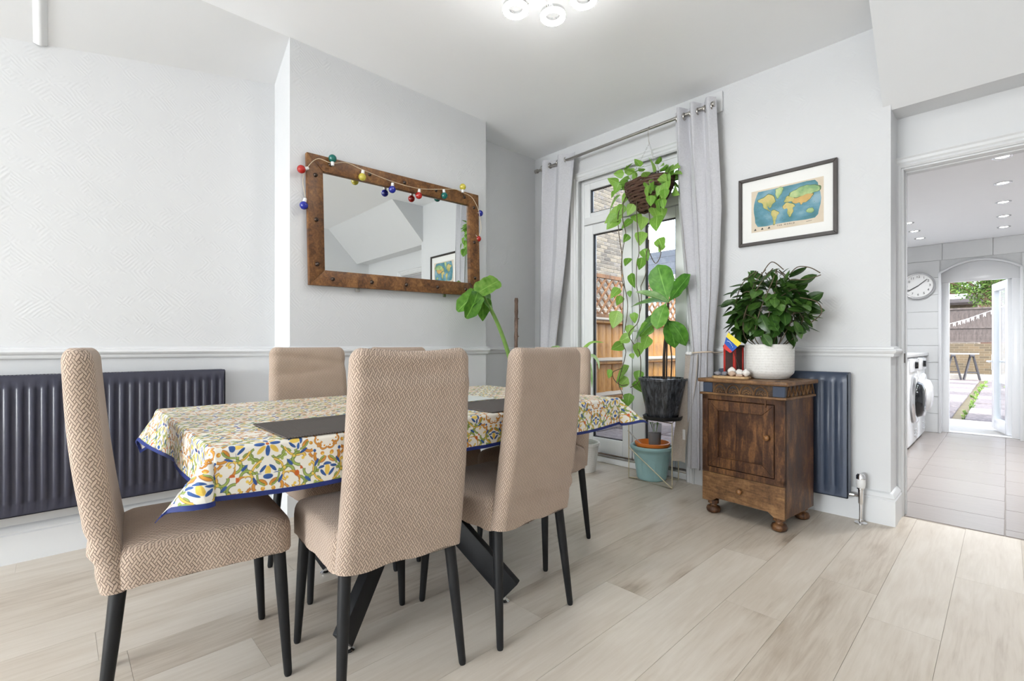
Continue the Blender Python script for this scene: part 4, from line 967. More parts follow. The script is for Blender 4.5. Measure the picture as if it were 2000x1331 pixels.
# hoya in white pot on the cabinet
PX, PY, PZ = -.945, 2.955, .7905
hp = thing('potted_plant', 'bushy dark green hoya in a white ribbed pot on the wooden cabinet', 'plant', (PX, PY, PZ))
MB().lathe([(.085, 0), (.098, .004), (.124, .035), (.126, .045), (.127, .19), (.125, .196), (.118, .196), (.117, .165), (.02, .16), (1e-5, .16)], 40).build('pot', 'white_ceramic', hp, smooth=40)
MB().lathe([(.117, .166), (.06, .172), (1e-5, .173)], 24).build('soil', 'soil', hp, smooth=60)
hl = [leaf_mesh('leaf', .098, .058, 'hoya_leaf', 'oval', .22, c, 6, 4) for c in (.1, .35, -.1)]
r = random.Random(11); ctr = Vector((.0, .0, .40))
vines = []
for k in range(13):
    a = 2*pi*k/13+r.uniform(-.2, .2); R_ = r.uniform(.12, .20)
    P = [(.05*cos(a), .05*sin(a), .17), (R_*.8*cos(a), R_*.8*sin(a)*.85, .24), (R_*1.05*cos(a+.3), R_*cos(pi/6)*sin(a+.3), .38), (R_*.8*cos(a+.7), R_*.75*sin(a+.7), .54), (.4*R_*cos(a+1.2), .4*R_*sin(a+1.2), .62)]
    P = catmull(P, 6); vines.append(P); MB().tube(P, .0028, 5).build('vine', 'vine_stem', hp, smooth=60)
for rad, z in ((.17, .34), (.155, .47)):
    MB().tube([(rad*cos(a*pi/12), rad*.85*sin(a*pi/12), z+.03*sin(a*.9)) for a in range(24)], .0025, 5, closed=True).build('vine', 'vine_stem', hp, smooth=60)
for k in range(280):
    th = r.uniform(0, 2*pi); ph = math.acos(r.uniform(-.82, .98)); q = Vector((sin(ph)*cos(th)*.20, sin(ph)*sin(th)*.17, cos(ph)*.205))
    q *= r.uniform(.62, 1.0); p = ctr+q+Vector((-.005, 0, 0))
    if p.z < .165: continue
    out = Vector((q.x, q.y, q.z*.5)).normalized(); d = out*.7+Vector((r.gauss(0, .5), r.gauss(0, .5), r.gauss(-.35, .4)))
    leaf(hp, r.choice(hl), p, d, out+Vector((r.gauss(0, .4), r.gauss(0, .4), .7)), r.uniform(.7, 1.12))
for P in ([(.1, 0, .58), (.15, -.02, .62), (.21, -.02, .61), (.26, -.03, .575)], [(.12, -.05, .55), (.2, -.05, .545), (.27, -.06, .56)], [(.17, -.05, .45), (.25, -.05, .42), (.27, -.05, .36), (.22, -.05, .31)], [(-.02, -.05, .6), (.03, -.05, .66), (.09, -.05, .61)]):
    MB().tube(catmull(P, 6), .0028, 5).build('vine', 'vine_stem', hp, smooth=60)
# ornaments on the cabinet
tr = tag(MB().prism([(-.10, -.02), (-.075, -.05), (.09, -.045), (.105, -.02), (.10, .035), (-.09, .04)], lambda p, q, a: (p, q, a), 0, .014).build('serving_board', 'tray_wood', bev=.004), 'small pale wooden board on the cabinet holding shells and stones', 'board'); tr.location = (-1.098, 2.795, .7905)
def stone(x, y, z, a, b_, c, mt, label, cat='stone', seed=1):
    r_ = random.Random(seed); k1, k2 = r_.uniform(0, 6), r_.uniform(0, 6); m_ = MB(); m_.lathe([(sin(pi*i/9)+1e-5*(i in (0, 9)), -cos(pi*i/9)) for i in range(10)], 16)
    m_.v = [(p[0]*a*(1+.12*sin(3*p[2]+k1+2*p[1])), p[1]*b_*(1+.12*sin(2*p[0]+k2)), p[2]*c*(1+.1*sin(3*p[0]+k1))) for p in m_.v]
    zmin = min(p[2] for p in m_.v); m_.v = [(p[0], p[1], p[2]-zmin) for p in m_.v]
    o = m_.build('stone' if cat == 'stone' else 'shell', mt, smooth=80); o.location = (x, y, z); return tag(o, label, cat, 'stones and shells on the small board')
BZ = .8045
stone(-1.172, 2.793, BZ, .020, .016, .012, 'stone_grey', 'small grey stone at the left end of the board', seed=1)
stone(-1.134, 2.800, BZ, .016, .015, .013, 'stone_grey', 'rounded dark stone second from the left on the board', seed=2)
stone(-1.098, 2.812, BZ, .022, .018, .024, 'stone_white', 'tall white shell in the middle of the board', 'shell', seed=3)
stone(-1.082, 2.772, BZ, .021, .016, .014, 'stone_tan', 'tan stone at the front of the board', seed=4)
stone(-1.052, 2.805, BZ, .022, .020, .021, 'stone_white', 'white rounded shell right of the tan stone', 'shell', seed=5)
stone(-1.040, 2.766, BZ, .020, .013, .008, 'stone_tan', 'flat tan shell at the front right of the board', 'shell', seed=6)
stone(-1.012, 2.792, BZ, .020, .019, .020, 'stone_white', 'round white stone at the right end of the board', seed=7)
ln = thing('lantern', 'small red framed candle lantern behind the board on the cabinet', 'lantern', (-1.122, 2.90, .7905), radians(-18))
for sx in (-1, 1):
    for sy in (-1, 1): MB().box(sx*.04-.007*(sx > 0)*2, sy*.04-.007*(sy > 0)*2, 0, sx*.04+.014*(sx < 0), sy*.04+.014*(sy < 0), .185).build('post', 'red_lacquer', ln, bev=.002, seg=1)
MB().box(-.042, -.042, 0, .042, .042, .012).build('base', 'red_lacquer', ln, bev=.002, seg=1); MB().box(-.042, -.042, .178, .042, .042, .192).build('top', 'lantern_dark', ln, bev=.003)
for p in ((-.028, -.037, .028, -.035), (-.028, .035, .028, .037), (-.037, -.028, -.035, .028), (.035, -.028, .037, .028)): MB().box(p[0], p[1], .012, p[2], p[3], .178).build('pane', 'lantern_dark', ln)
fg = thing('desk_flag', 'small yellow, blue and red flag with white stars leaning on the lantern', 'flag', (-1.09, 2.815, .80))
MB().tube([(.035, .03, .005), (-.002, .012, .14), (-.026, .002, .262)], .0022, 6).build('stick', 'dark_stem', fg)
def fl(P, mt, nm): return MB().add([(x, -.004*sin(40*x+30*z), z) for x, z in P]+[(x, .0012-.004*sin(40*x+30*z), z) for x, z in P], [(0,1,2,3), (7,6,5,4), (0,4,5,1), (1,5,6,2), (2,6,7,3), (3,7,4,0)]).build(nm, mt, fg)
fl([(-.029,.256), (.046,.193), (.022,.172), (-.043,.231)], 'flag_yellow', 'yellow_band'); bl = fl([(-.043,.231), (.022,.172), (-.008,.144), (-.052,.192)], 'flag_blue', 'blue_band'); fl([(-.052,.192), (-.008,.144), (-.019,.136), (-.059,.167)], 'flag_red', 'red_band')
for k in range(8):
    t = k/7; x = -.034+.030*t; z = .206-.034*t+.010*sin(pi*t); P = [(x+(.0030 if q % 2 == 0 else .0013)*cos(q*pi/5+pi/2), -.0055-.004*sin(40*x+30*z), z+(.0030 if q % 2 == 0 else .0013)*sin(q*pi/5+pi/2)) for q in range(10)]
    MB().add(P, [tuple(range(10))]).build('star', 'flag_white', bl, fix=False)

# ------------------------------------------------------------------ mirror and string lights
mr = thing('wall_mirror', 'large mirror in a studded dark wooden frame on the chimney breast', 'mirror', (XC, 1.687, 1.7295)); mr.rotation_euler = (radians(1.2), 0, radians(-.7)); mr.location.x += .008
hy, hz, fw = .637, .383, .092
def rail(P, nm='frame_rail'):
    return MB().add([(.014, *p) for p in P]+[(.044, *p) for p in P], [(0,3,2,1), (4,5,6,7), (0,1,5,4), (1,2,6,5), (2,3,7,6), (3,0,4,7)]).build(nm, 'mirror_wood', mr, bev=.003)
rail([(-hy,-hz), (hy,-hz), (hy-fw,-hz+fw), (-hy+fw,-hz+fw)]); rail([(hy,hz), (-hy,hz), (-hy+fw,hz-fw), (hy-fw,hz-fw)]); rail([(-hy,hz), (-hy,-hz), (-hy+fw,-hz+fw), (-hy+fw,hz-fw)]); rail([(hy,-hz), (hy,hz), (hy-fw,hz-fw), (hy-fw,-hz+fw)])
MB().box(.004, -hy+.02, -hz+.02, .02, hy-.02, hz-.02).build('backing', 'lantern_dark', mr); MB().box(.021, -hy+fw-.004, -hz+fw-.004, .026, hy-fw+.004, hz-fw+.004).build('glass', 'mirror_glass', mr)
RXm = Matrix.Rotation(pi/2, 4, 'Y').to_3x3()
sme = MB().lathe([(.0125, 0), (.012, .003), (.009, .007), (1e-5, .009)], 14, (0, 0, 0), RXm).mesh('stud', 'stud_metal', smooth=60)
for dy, dz in [(-hy+.047, q) for q in (.26, 0, -.26)]+[(hy-.047, q) for q in (.28, .02, -.25)]+[(q, hz-.042) for q in (-.50, -.25, .0, .25, .50)]+[(q, -hz+.042) for q in (-.50, -.25, .0, .25, .50)]: link('stud', sme, mr, (.044, dy, dz))
for dy in (-.33, .33): MB().box(.006, dy-.014, -hz-.022, .014, dy+.014, -hz+.01).build('hanger_plate', 'brushed_nickel', mr, bev=.003)
sl = thing('string_lights', 'string of red, blue, green and yellow globe bulbs draped on the mirror', 'string lights', (-2.77, 0, 0))
bulbs = [(1.009,1.988,'red',1.038,2.000), (1.023,1.784,'blue',1.030,1.822), (1.177,2.086,'green',1.177,2.052), (1.364,2.023,'yellow',1.368,2.058), (1.57,1.993,'blue',1.573,2.029), (1.771,1.998,'red',1.775,2.034), (1.983,2.044,'green',1.978,2.079), (2.147,2.144,'yellow',2.147,2.108), (2.339,1.994,'blue',2.303,1.990), (2.320,1.796,'red',2.298,1.812)]
for by, bz, c, cy, cz in bulbs:
    d = (Vector((0, cy, cz))-Vector((0, by, bz))).normalized(); q = Vector((0, by, bz)); xo = .012 if 1.1 < by < 2.25 else -.02
    b_ = MB().ball((xo, by, bz), .0235, 16).build('bulb', 'bulb_'+c, sl, smooth=80)
    MB().tube([Vector((xo, by, bz))+d*.018, Vector((xo, by, bz))+d*.042], [.0105, .0095], 10).build('bulb_cap', 'bulb_cap', b_, smooth=40)
    MB().tube([Vector((xo, by-.006, bz-.005)), Vector((xo, by, bz+.008)), Vector((xo, by+.006, bz-.005))], .0012, 5).build('filament', 'cord_cream', b_)
pth = [(-.02, 1.032, 1.835), (-.025, 1.02, 1.93), (-.018, 1.045, 2.01), (-.01, 1.10, 2.07), (.004, 1.177, 2.060), (.010, 1.26, 2.085), (.012, 1.368, 2.068), (.012, 1.573, 2.045), (.012, 1.775, 2.046), (.012, 1.978, 2.088), (.008, 2.08, 2.112), (.0, 2.147, 2.108), (.002, 2.24, 2.09), (.0, 2.305, 2.01), (-.002, 2.325, 1.93), (-.004, 2.335, 1.87), (-.008, 2.318, 1.815)]
MB().tube(catmull(pth, 6), .0018, 6).build('cord', 'cord_cream', sl, smooth=60)

# ------------------------------------------------------------------ framed world map
pf = thing('framed_map', 'world map print in a dark brown frame with white mount on the back wall', 'picture', (-.9535, YB, 1.85))
fx, fz, w = .2755, .2205, .021
def pr(P): return MB().add([(p[0], -.003, p[1]) for p in P]+[(p[0], -.024, p[1]) for p in P], [(0,1,2,3), (7,6,5,4), (0,4,5,1), (1,5,6,2), (2,6,7,3), (3,7,4,0)]).build('frame_rail', 'frame_brown', pf, bev=.0015, seg=1)
pr([(-fx,-fz), (fx,-fz), (fx-w,-fz+w), (-fx+w,-fz+w)]); pr([(fx,fz), (-fx,fz), (-fx+w,fz-w), (fx-w,fz-w)]); pr([(-fx,fz), (-fx,-fz), (-fx+w,-fz+w), (-fx+w,fz-w)]); pr([(fx,-fz), (fx,fz), (fx-w,fz-w), (fx-w,-fz+w)])
MB().box(-fx+w-.003, -.012, -fz+w-.003, fx-w+.003, -.004, fz-w+.003).build('mount', 'mount_card', pf)
def flat(P, y, mt, nm, par, sm=0):
    if sm: P = [(p.x, p.y) for p in catmull([(a, b, 0) for a, b in P+P[:1]], sm)[:-1]]
    P = [(p[0]+.0015*sin(190*p[1]+p[0]*90)*(sm > 2), p[1]+.0015*sin(170*p[0])*(sm > 2)) for p in P]
    bm = bmesh.new(); vs = [bm.verts.new((a, y, b)) for a, b in P]; f = bm.faces.new(vs); f.normal_update()
    if f.normal.y > 0: f.normal_flip()
    me = bpy.data.meshes.new(nm); bm.to_mesh(me); bm.free(); me.materials.append(M[mt]); return link(nm, me, par)
pp = flat([(-.198,.130), (.206,.132), (.206,-.137), (-.198,-.137)], -.0123, 'map_paper', 'print', pf)
flat([(-.157,.120), (-.05,.1205), (.06,.121), (.161,.121), (.180,.075), (.194,.007), (.182,-.06), (.161,-.105), (.05,-.1045), (-.05,-.104), (-.159,-.104), (-.177,-.041), (-.184,.017), (-.175,.072)], -.0126, 'map_ocean', 'ocean', pp, 2)
LAND = {'map_land': [[(-.157,.068),(-.127,.075),(-.093,.091),(-.067,.071),(-.056,.041),(-.075,.022),(-.087,.006),(-.101,.018),(-.093,-.007),(-.083,-.018),(-.101,-.007),(-.123,.016),(-.131,.039),(-.153,.055)],
   [(-.079,-.017),(-.058,-.016),(-.035,-.035),(-.045,-.053),(-.053,-.075),(-.058,-.104),(-.067,-.102),(-.069,-.072),(-.079,-.037)],
   [(-.012,-.001),(-.004,.011),(.016,.016),(.044,.001),(.054,-.013),(.044,-.022),(.044,-.044),(.028,-.07),(.018,-.064),(.013,-.038),(.011,-.021),(-.008,-.018)],
   [(-.004,.025),(.001,.042),(.016,.056),(.032,.048),(.052,.035),(.052,.012),(.032,.021),(.016,.02),(.005,.021)]],
  'map_green_land': [[(-.053,.114),(-.032,.12),(-.012,.113),(-.02,.083),(-.043,.056),(-.053,.082)], [(.032,.075),(.056,.083),(.093,.097),(.132,.096),(.18,.08),(.184,.057),(.153,.047),(.12,.042),(.073,.039),(.044,.041),(.024,.055)], [(.116,-.052),(.132,-.042),(.15,-.044),(.155,-.061),(.144,-.071),(.12,-.064)]],
  'map_ochre_land': [[(.052,.035),(.081,.037),(.116,.045),(.15,.041),(.142,.023),(.128,.009),(.116,-.002),(.097,0),(.089,-.013),(.077,.003),(.056,.002),(.04,.015)]]}
for mt, LL in LAND.items():
    for P in LL:
        gx = sum(p[0] for p in P)/len(P); gz = sum(p[1] for p in P)/len(P); flat([(gx+(a-gx)*1.09, gz+(b-gz)*1.09) for a, b in P], -.01275, 'map_coast', 'coast', pp, 4)
        flat(P, -.0129 if mt != 'map_ochre_land' else -.0131, mt, 'land', pp, 4)
flat([(-.045,-.104), (.052,-.104), (.052,-.126), (-.045,-.126)], -.0128, 'map_paper', 'title_panel', pp)
tm = text_mesh('T H E   W O R L D', .0125, .0001, True); tm.materials.append(M['print_ink']); link('lettering', tm, pp, (.003, -.0132, -.116), (pi/2, 0, 0))
for q in range(46):
    x, z = rr.uniform(-.165, .175), rr.uniform(-.095, .085); a = rr.uniform(.0012, .003); flat([(x-a, z-a*.5), (x+a, z-a*.4), (x+a*.7, z+a*.6), (x-a*.6, z+a*.5)], -.0128, 'map_coast', 'island', pp)
for x in (-.175, -.133, -.093): flat([(x-.008, -.126), (x+.008, -.126), (x+.004, -.115), (x+.001, -.113), (x-.003, -.119)], -.0128, 'print_ink', 'scale_mark', pp)
flat([(.115, -.121), (.145, -.119), (.145, -.117), (.115, -.119)], -.0128, 'print_ink', 'scale_bar', pp)
MB().box(-fx+w-.003, -.018, -fz+w-.003, fx-w+.003, -.0165, fz-w+.003).build('glass', 'picture_glass', pf)

# ------------------------------------------------------------------ curtain pole and curtains
RY_, RZ = 3.165, 2.582
cp = thing('curtain_pole', 'brushed steel curtain pole above the french doors', 'curtain pole', (0, RY_, RZ))
MB().tube([(-2.965, 0, -.008), (-1.372, 0, .012)], .0115, 14).build('pole', 'brushed_nickel', cp, smooth=40)
for x, z in ((-2.975, -.008), (-1.362, .012)): MB().tube([(x-.012, 0, z), (x+.014, 0, z)], [.019, .019], 16).build('finial', 'brushed_nickel', cp, smooth=40)
for x, z in ((-2.93, -.008), (-1.40, .012)):
    MB().tube([(x, .012, z), (x, YB-RY_, z)], .010, 10).build('bracket', 'brushed_nickel', cp, smooth=40)
    MB().lathe([(.03, 0), (.03, .008)], 20, (x, YB-RY_, z), RYm).build('bracket_plate', 'brushed_nickel', cp, smooth=40)
tag(MB().box(-1.452, YB-.022, 2.575, -1.336, YB, 2.715).build('mounting_block', 'white_paint', bev=.004), 'white wooden mounting block behind the right end of the curtain pole', 'block')
def curtain(label, xl, xr, zt, zb, nf, amp, y0, phase, cat='curtain', yshift=None, lining_tab=None):
    t = thing('curtain', label, cat, (0, 0, 0), 0, 'grey eyelet curtains at the french doors')
    NU, NV = nf*14, 44
    def S_(off):
        def fn(u, v):
            z = zt+(zb-zt)*v; a = interp(xl, z); b = interp(xr, z); w = max(.02, b-a); A = amp*(.75+.25*sin(v*5+u*4))*min(1.0, .45+w*1.8)
            ph = 2*pi*nf*u+phase+.35*sin(v*3.1+u*5)
            y = y0+A*sin(ph)+(interp(yshift, z) if yshift else 0); x = a+(b-a)*u+.010*sin(2*ph)*min(1, v*4)
            return (x, y+off, z)
        return fn
    MB().grid(S_(0), NU, NV).build('drape', 'curtain_fabric', t, smooth=80, fix=False)
    if lining_tab is None or lining_tab: MB().grid(S_(.005), NU, NV).build('lining', 'curtain_lining', t, smooth=80, fix=False)
    # close the edges so the cloth has thickness
    e = MB()
    for u in (0, 1): e.grid(lambda p, q: tuple(S_(.005*p)(u, q)), 1, NV)
    e.grid(lambda p, q: tuple(S_(.005*q)(p, 1)), NU, 1); e.build('hem', 'curtain_fabric', t, fix=False)
    for k in range(nf*2):
        u = (k+.0)/ (nf*2)+ .0
        ph = phase+.35*sin(u*5); uu = ((k*pi-phase)/(2*pi*nf)) % 1.0
        p = S_(.002)(uu, .03); tn = MB().tube([(p[0]+.0, RY_+.022*cos(a*pi/8), RZ+.022*sin(a*pi/8)) for a in range(16)], .0045, 6, closed=True)
        tn.build('eyelet', 'brushed_nickel', t, smooth=60)
    return t
curtain('grey curtain hanging in the corner left of the french doors', [(.1, -2.945), (1.0, -2.935), (1.8, -2.925), (2.63, -2.915)], [(.1, -2.74), (1.0, -2.745), (1.75, -2.63), (2.55, -2.552), (2.63, -2.545)], 2.632, .06, 2, .042, RY_-.003, 2.6)
ct = curtain('grey curtain tied back on the right of the french doors', [(.14, -1.545), (.72, -1.538), (.93, -1.513), (1.39, -1.558), (1.97, -1.618), (2.64, -1.642)], [(.14, -1.345), (.93, -1.372), (1.37, -1.337), (1.9, -1.318), (2.64, -1.345)], 2.645, .135, 3, .042, RY_-.003, 1.2)
lt = MB().grid(lambda u, v: (-1.545-.105*ss(0, 1, v)+u*(.09+.01*v), 3.150+.03*sin(u*pi)+.01*v, .92-.76*v), 8, 16); lt.build('lining_flap', 'curtain_lining', ct, smooth=80, fix=False)
MB().box(-1.553, 3.128, .33, -1.535, 3.131, .40).build('care_tag', 'bulb_cap', ct)
tb = thing('curtain_tieback', 'beige cord tieback with white beads round the right curtain', 'tieback', (-1.443, RY_, .93))
MB().tube([(.083*cos(a*pi/12), .058*sin(a*pi/12), .008*cos(a*pi/12+.5)) for a in range(24)], .0055, 7, closed=True).build('cord', 'cord_beige', tb, smooth=60)
for x, y in ((-.07, -.045), (-.045, -.055)): MB().ball((x, y, -.004), .014, 12).build('bead', 'bulb_cap', tb, smooth=80)
MB().tube([(.083, 0, .004), (.10, .06, .005), (.105, YB-RY_, .005)], .004, 6).build('hook_cord', 'cord_beige', tb)

# ------------------------------------------------------------------ hanging basket of pothos
HB = thing('hanging_basket', 'dark wicker basket of trailing pale green pothos hung from the curtain pole', 'plant', (-1.83, RY_-.006, 0))
n = 11
for k in range(n):
    t = k/(n-1); R_ = .07+.115*sin(t*pi/2)**.9; z = 1.985+.205*t
    MB().tube([(R_*cos(a*pi/14)+.003*sin(a*3+k), R_*.62*sin(a*pi/14), z+.005*sin(a*pi/2+k*pi)) for a in range(28)], .0128, 6, closed=True).build('wicker_coil', 'wicker', HB, smooth=60)
for k in range(18):
    a = 2*pi*k/18; MB().tube([((.07+.115*sin(t*pi/2)**.9+.008)*cos(a), (.07+.115*sin(t*pi/2)**.9+.008)*.62*sin(a), 1.98+.21*t) for t in (0, .25, .5, .75, 1)], .0045, 5).build('wicker_rib', 'wicker', HB, smooth=60)
MB().lathe([(.07, 1.985), (.17, 2.15), (1e-5, 2.165)], 20, mod=lambda a, i: 1/ sqrt(cos(a)**2+(sin(a)/.62)**2) if True else 1).build('soil', 'soil', HB)
MB().tube(catmull([(.0, .006, 2.475), (.002, -.01, 2.505), (.001, -.014, 2.58), (0, .006, 2.60), (0, .02, 2.585)], 5), .003, 6).build('hook', 'brushed_nickel', HB, smooth=60)
for a in (200, 320, 80):
    e = Vector((.18*cos(radians(a)), .11*sin(radians(a)), 2.18)); s_ = Vector((0, .004, 2.478)); ch = MB(); N = 22
    for k in range(N):
        c = s_.lerp(e, (k+.5)/N); d = (e-s_).normalized(); x = d.orthogonal().normalized(); y = d.cross(x)
        if k % 2: x, y = y, x
        ch.tube([c+d*.0095*cos(q*pi/4)+x*.0035*sin(q*pi/4) for q in range(8)], .0011, 4, closed=True)
    ch.build('chain', 'chrome', HB, smooth=60)
po = [leaf_mesh('leaf', 1.25, 1.0, 'pothos_leaf', 'heart', .18, c, 7, 4) for c in (.12, .3, .02)]
POT = [(-1.879,2.324,.052),(-1.78,2.283,.074),(-2.063,2.307,.052),(-1.997,2.307,.044),(-1.949,2.284,.052),(-2.096,2.248,.059),(-2.063,2.2,.055),(-2.113,2.112,.103),(-1.886,2.226,.044),(-1.795,2.179,.059),(-1.714,2.143,.089),(-2.126,2.172,.037),(-2.005,2.116,.059),(-2.079,1.99,.111),(-1.989,1.916,.067),(-1.917,1.944,.067),(-1.863,1.906,.067),(-1.989,1.803,.044),(-1.894,1.801,.074),(-1.997,1.629,.052),(-1.863,1.598,.059),(-1.973,1.493,.074),(-1.743,2.043,.074),(-1.765,1.961,.067),(-1.714,1.944,.059),(-1.736,1.875,.081),(-1.609,2.065,.059),(-1.672,2.158,.052),(-1.643,2.207,.052),(-1.833,1.662,.059),(-1.729,1.727,.067),(-1.729,1.7,.044),(-1.957,2.307,.052),(-1.643,2.158,.044),(-2.088,1.949,.089),(-2.021,2.021,.059),(-1.925,2.001,.059),(-1.686,2.043,.052),
 (-2.082,1.401,.064),(-2.05,1.337,.052),(-1.975,1.38,.032),(-2.095,1.204,.088),(-1.928,1.201,.052),(-1.988,1.112,.056),(-1.832,1.108,.08),(-2.006,1.037,.064),(-2.073,.98,.072),(-1.82,1.016,.072),(-1.894,.965,.072),(-2.032,.781,.11),(-1.898,.764,.06),(-2.024,.709,.072),(-1.928,.684,.064),(-2.141,.769,.048),(-1.971,.587,.064),(-2.032,.544,.056),(-1.937,.909,.032)]
r = random.Random(21); cam_dir = Vector((.35, -.9, .25))
for x, z, s in POT:
    up_ = z > 2.2
    d = Vector((r.uniform(-.5, .5), r.uniform(-.45, .05), r.uniform(.1, .9) if up_ else r.uniform(-1, -.35)))
    if abs(x+1.85) > .15: d.x += (x+1.85)*3
    d.normalize(); s *= 1.0
    c = Vector((x+1.83, -.05+r.uniform(-.05, .03) if z > 1.9 else -.03+r.uniform(-.03, .03), z)); leaf(HB, r.choice(po), c-d*s*.55, d, cam_dir+Vector((r.gauss(0, .55), r.gauss(0, .3), r.gauss(.3, .5))), s*1.3)
for k in range(34):
    a = r.uniform(0, 2*pi); q = Vector((.19*cos(a)+.02, .115*sin(a)-.01, 2.20+r.uniform(-.04, .07))); d = Vector((cos(a), sin(a)*.6-.3, r.uniform(-.5, .7)))
    leaf(HB, r.choice(po), q, d, cam_dir+Vector((r.gauss(0, .5), r.gauss(0, .3), .5)), r.uniform(.045, .075))
for k in range(12): leaf(HB, r.choice(po), Vector((r.uniform(.03, .2), -.10-r.uniform(0, .03), r.uniform(1.98, 2.16))), (r.uniform(-.4, .4), -.2, -1), cam_dir+Vector((r.gauss(0, .5), 0, .3)), r.uniform(.045, .075))
VN = [[(-2.015,1.432),(-2.027,1.561),(-2.023,1.666),(-2.048,1.776),(-2.069,1.872),(-2.04,2.0),(-1.97,2.2)],[(-2.003,1.431),(-2.023,1.61),(-2.015,1.736),(-2.003,1.832),(-2.007,1.945),(-1.991,2.082),(-1.96,2.2)],[(-1.903,1.422),(-1.892,1.593),(-1.876,1.66),(-1.892,1.786),(-1.888,1.97),(-1.88,2.092),(-1.892,2.2)],[(-1.865,1.418),(-1.816,1.516),(-1.816,1.651),(-1.801,1.703),(-1.816,1.827),(-1.804,1.893),(-1.789,2.038),(-1.76,2.2)],
 [(-2.015,1.432),(-2.006,1.45),(-2.024,1.319),(-2.037,1.083),(-2.032,.991),(-2.002,.931),(-2.024,.808),(-2.05,.7),(-2.024,.633),(-2.002,.574),(-1.997,.497)],[(-1.903,1.422),(-1.898,1.40),(-1.886,1.31),(-1.903,1.162),(-1.984,1.074),(-1.937,.991),(-1.886,.932),(-1.865,.828),(-1.877,.717),(-1.945,.668)],[(-2.003,1.431),(-1.988,1.279),(-2.024,1.083)],[(-2.024,.808),(-2.105,.775),(-2.086,.714),(-2.024,.679),(-1.971,.689)],[(-1.865,1.418),(-1.87,1.30),(-1.89,1.22)],[(-1.72,1.70),(-1.70,1.63),(-1.74,1.57),(-1.79,1.66),(-1.80,1.75)]]
for P in VN: MB().tube(catmull([(x+1.83, -.045-.03*(z > 1.9 and z < 2.19)+.02*sin(z*7)*(z < 1.9)+(.05 if z >= 2.2 else 0), z) for x, z in P], 5), .0032, 5).build('vine', 'vine_stem', HB, smooth=60)

# ------------------------------------------------------------------ plant stand, fiddle-leaf fig, planter below
ps = thing('plant_stand', 'thin gold wire plant stand by the french doors', 'plant stand', (0, 0, 0))
A_, B_, D_ = (-1.935, 3.055), (-1.575, 3.02), (-1.652, 3.262)
def w3(p, z): return (p[0], p[1], z)
MB().tube([w3(A_, .452), w3(B_, .452), w3(D_, .452)], .0042, 8, closed=True).build('top_ring', 'gold_wire', ps, smooth=50)
MB().tube([w3(A_, .006), w3(B_, .006), w3(D_, .006)], .0042, 8, closed=True).build('base_ring', 'gold_wire', ps, smooth=50)
for p in (A_, B_, D_): MB().tube([w3(p, .006), w3(p, .452)], .0042, 8).build('leg', 'gold_wire', ps, smooth=50)
MB().tube([w3(A_, .23), w3(B_, .006)], .0038, 8).build('brace', 'gold_wire', ps, smooth=50)
for p, q in (((-1.80, 3.045), (-1.62, 3.17)), ((-1.66, 3.03), (-1.76, 3.18))): MB().tube([w3(p, .452), w3(q, .452)], .004, 8).build('cross_wire', 'gold_wire', ps, smooth=50)
FGX, FGY = -1.692, 3.105
sc_ = tag(MB().lathe([(.11, 0), (.128, .004), (.134, .028), (.128, .030), (.12, .012), (1e-5, .010)], 48, mod=lambda a, i: 1+.018*(1 if (a*12/pi) % 2 < 1 else 0)*(0 < i < 4)).build('saucer', 'saucer_black', smooth=40), 'black fluted saucer on the gold plant stand', 'saucer'); sc_.location = (FGX, FGY, .4565)
ff = thing('fiddle_leaf_fig', 'fiddle-leaf fig in a dark glazed pot on the gold plant stand', 'plant', (FGX, FGY, .468))
MB().lathe([(.098, 0), (.106, .006), (.160, .265), (.168, .268), (.168, .284), (.160, .285), (.150, .25), (.02, .245), (1e-5, .245)], 40).build('pot', 'glazed_pot', ff, smooth=40)
MB().lathe([(.152, .248), (.08, .256), (1e-5, .258)], 24).build('soil', 'soil', ff, smooth=60)
MB().tube(catmull([(.01, 0, .24), (.013, 0, .45), (.03, 0, .65), (.045, 0, .815)], 5), [.010]*8+[.008]*8, 8).build('trunk', 'dark_stem', ff, smooth=60)
MB().tube([(.035, -.01, .25), (.04, -.008, .72)], .006, 6).build('support_cane', 'dark_stem', ff); MB().tube(catmull([(.06, 0, .24), (.075, -.01, .42), (.05, 0, .6), (.045, 0, .70)], 5), .005, 6).build('side_stem', 'dark_stem', ff, smooth=60)
pass
fl_ = [leaf_mesh('leaf', .29, .17, 'fig_leaf', 'fiddle', .16, c, 10, 6, .04) for c in (.08, .3, .55)]
q = Vector((.045, 0, .815))
leaf(ff, fl_[0], q, (-.09, .0, .285), (.25, -1, .1), 1.04); leaf(ff, fl_[0], q, (.14, -.03, .16), (-.2, -1, .55), .86); leaf(ff, fl_[1], q+Vector((-.005, -.02, .0)), (-.03, -.26, -.30), (.25, -1, .75), .72)
leaf(ff, fl_[1], q, (-.26, -.06, .06), (0, -.35, 1), .98); leaf(ff, fl_[2], q-Vector((.01, 0, .11)), (.10, -.06, -.15), (.5, -.8, .6), .70); leaf(ff, fl_[2], q-Vector((.01, 0, .10)), (-.30, -.05, -.03), (-.1, -.7, .8), 1.12); leaf(ff, fl_[2], q-Vector((.01, 0, .12)), (.16, -.02, -.10), (.4, -.6, .8), .72)
leaf(ff, leaf_mesh('leaf', .26, .07, 'pale_leaf', 'oval', .6, .2, 8, 4), q, (-.21, -.12, .13), (.2, -.6, .6), .95, 'dried_leaf')
bx_, by_ = -1.815, 3.172
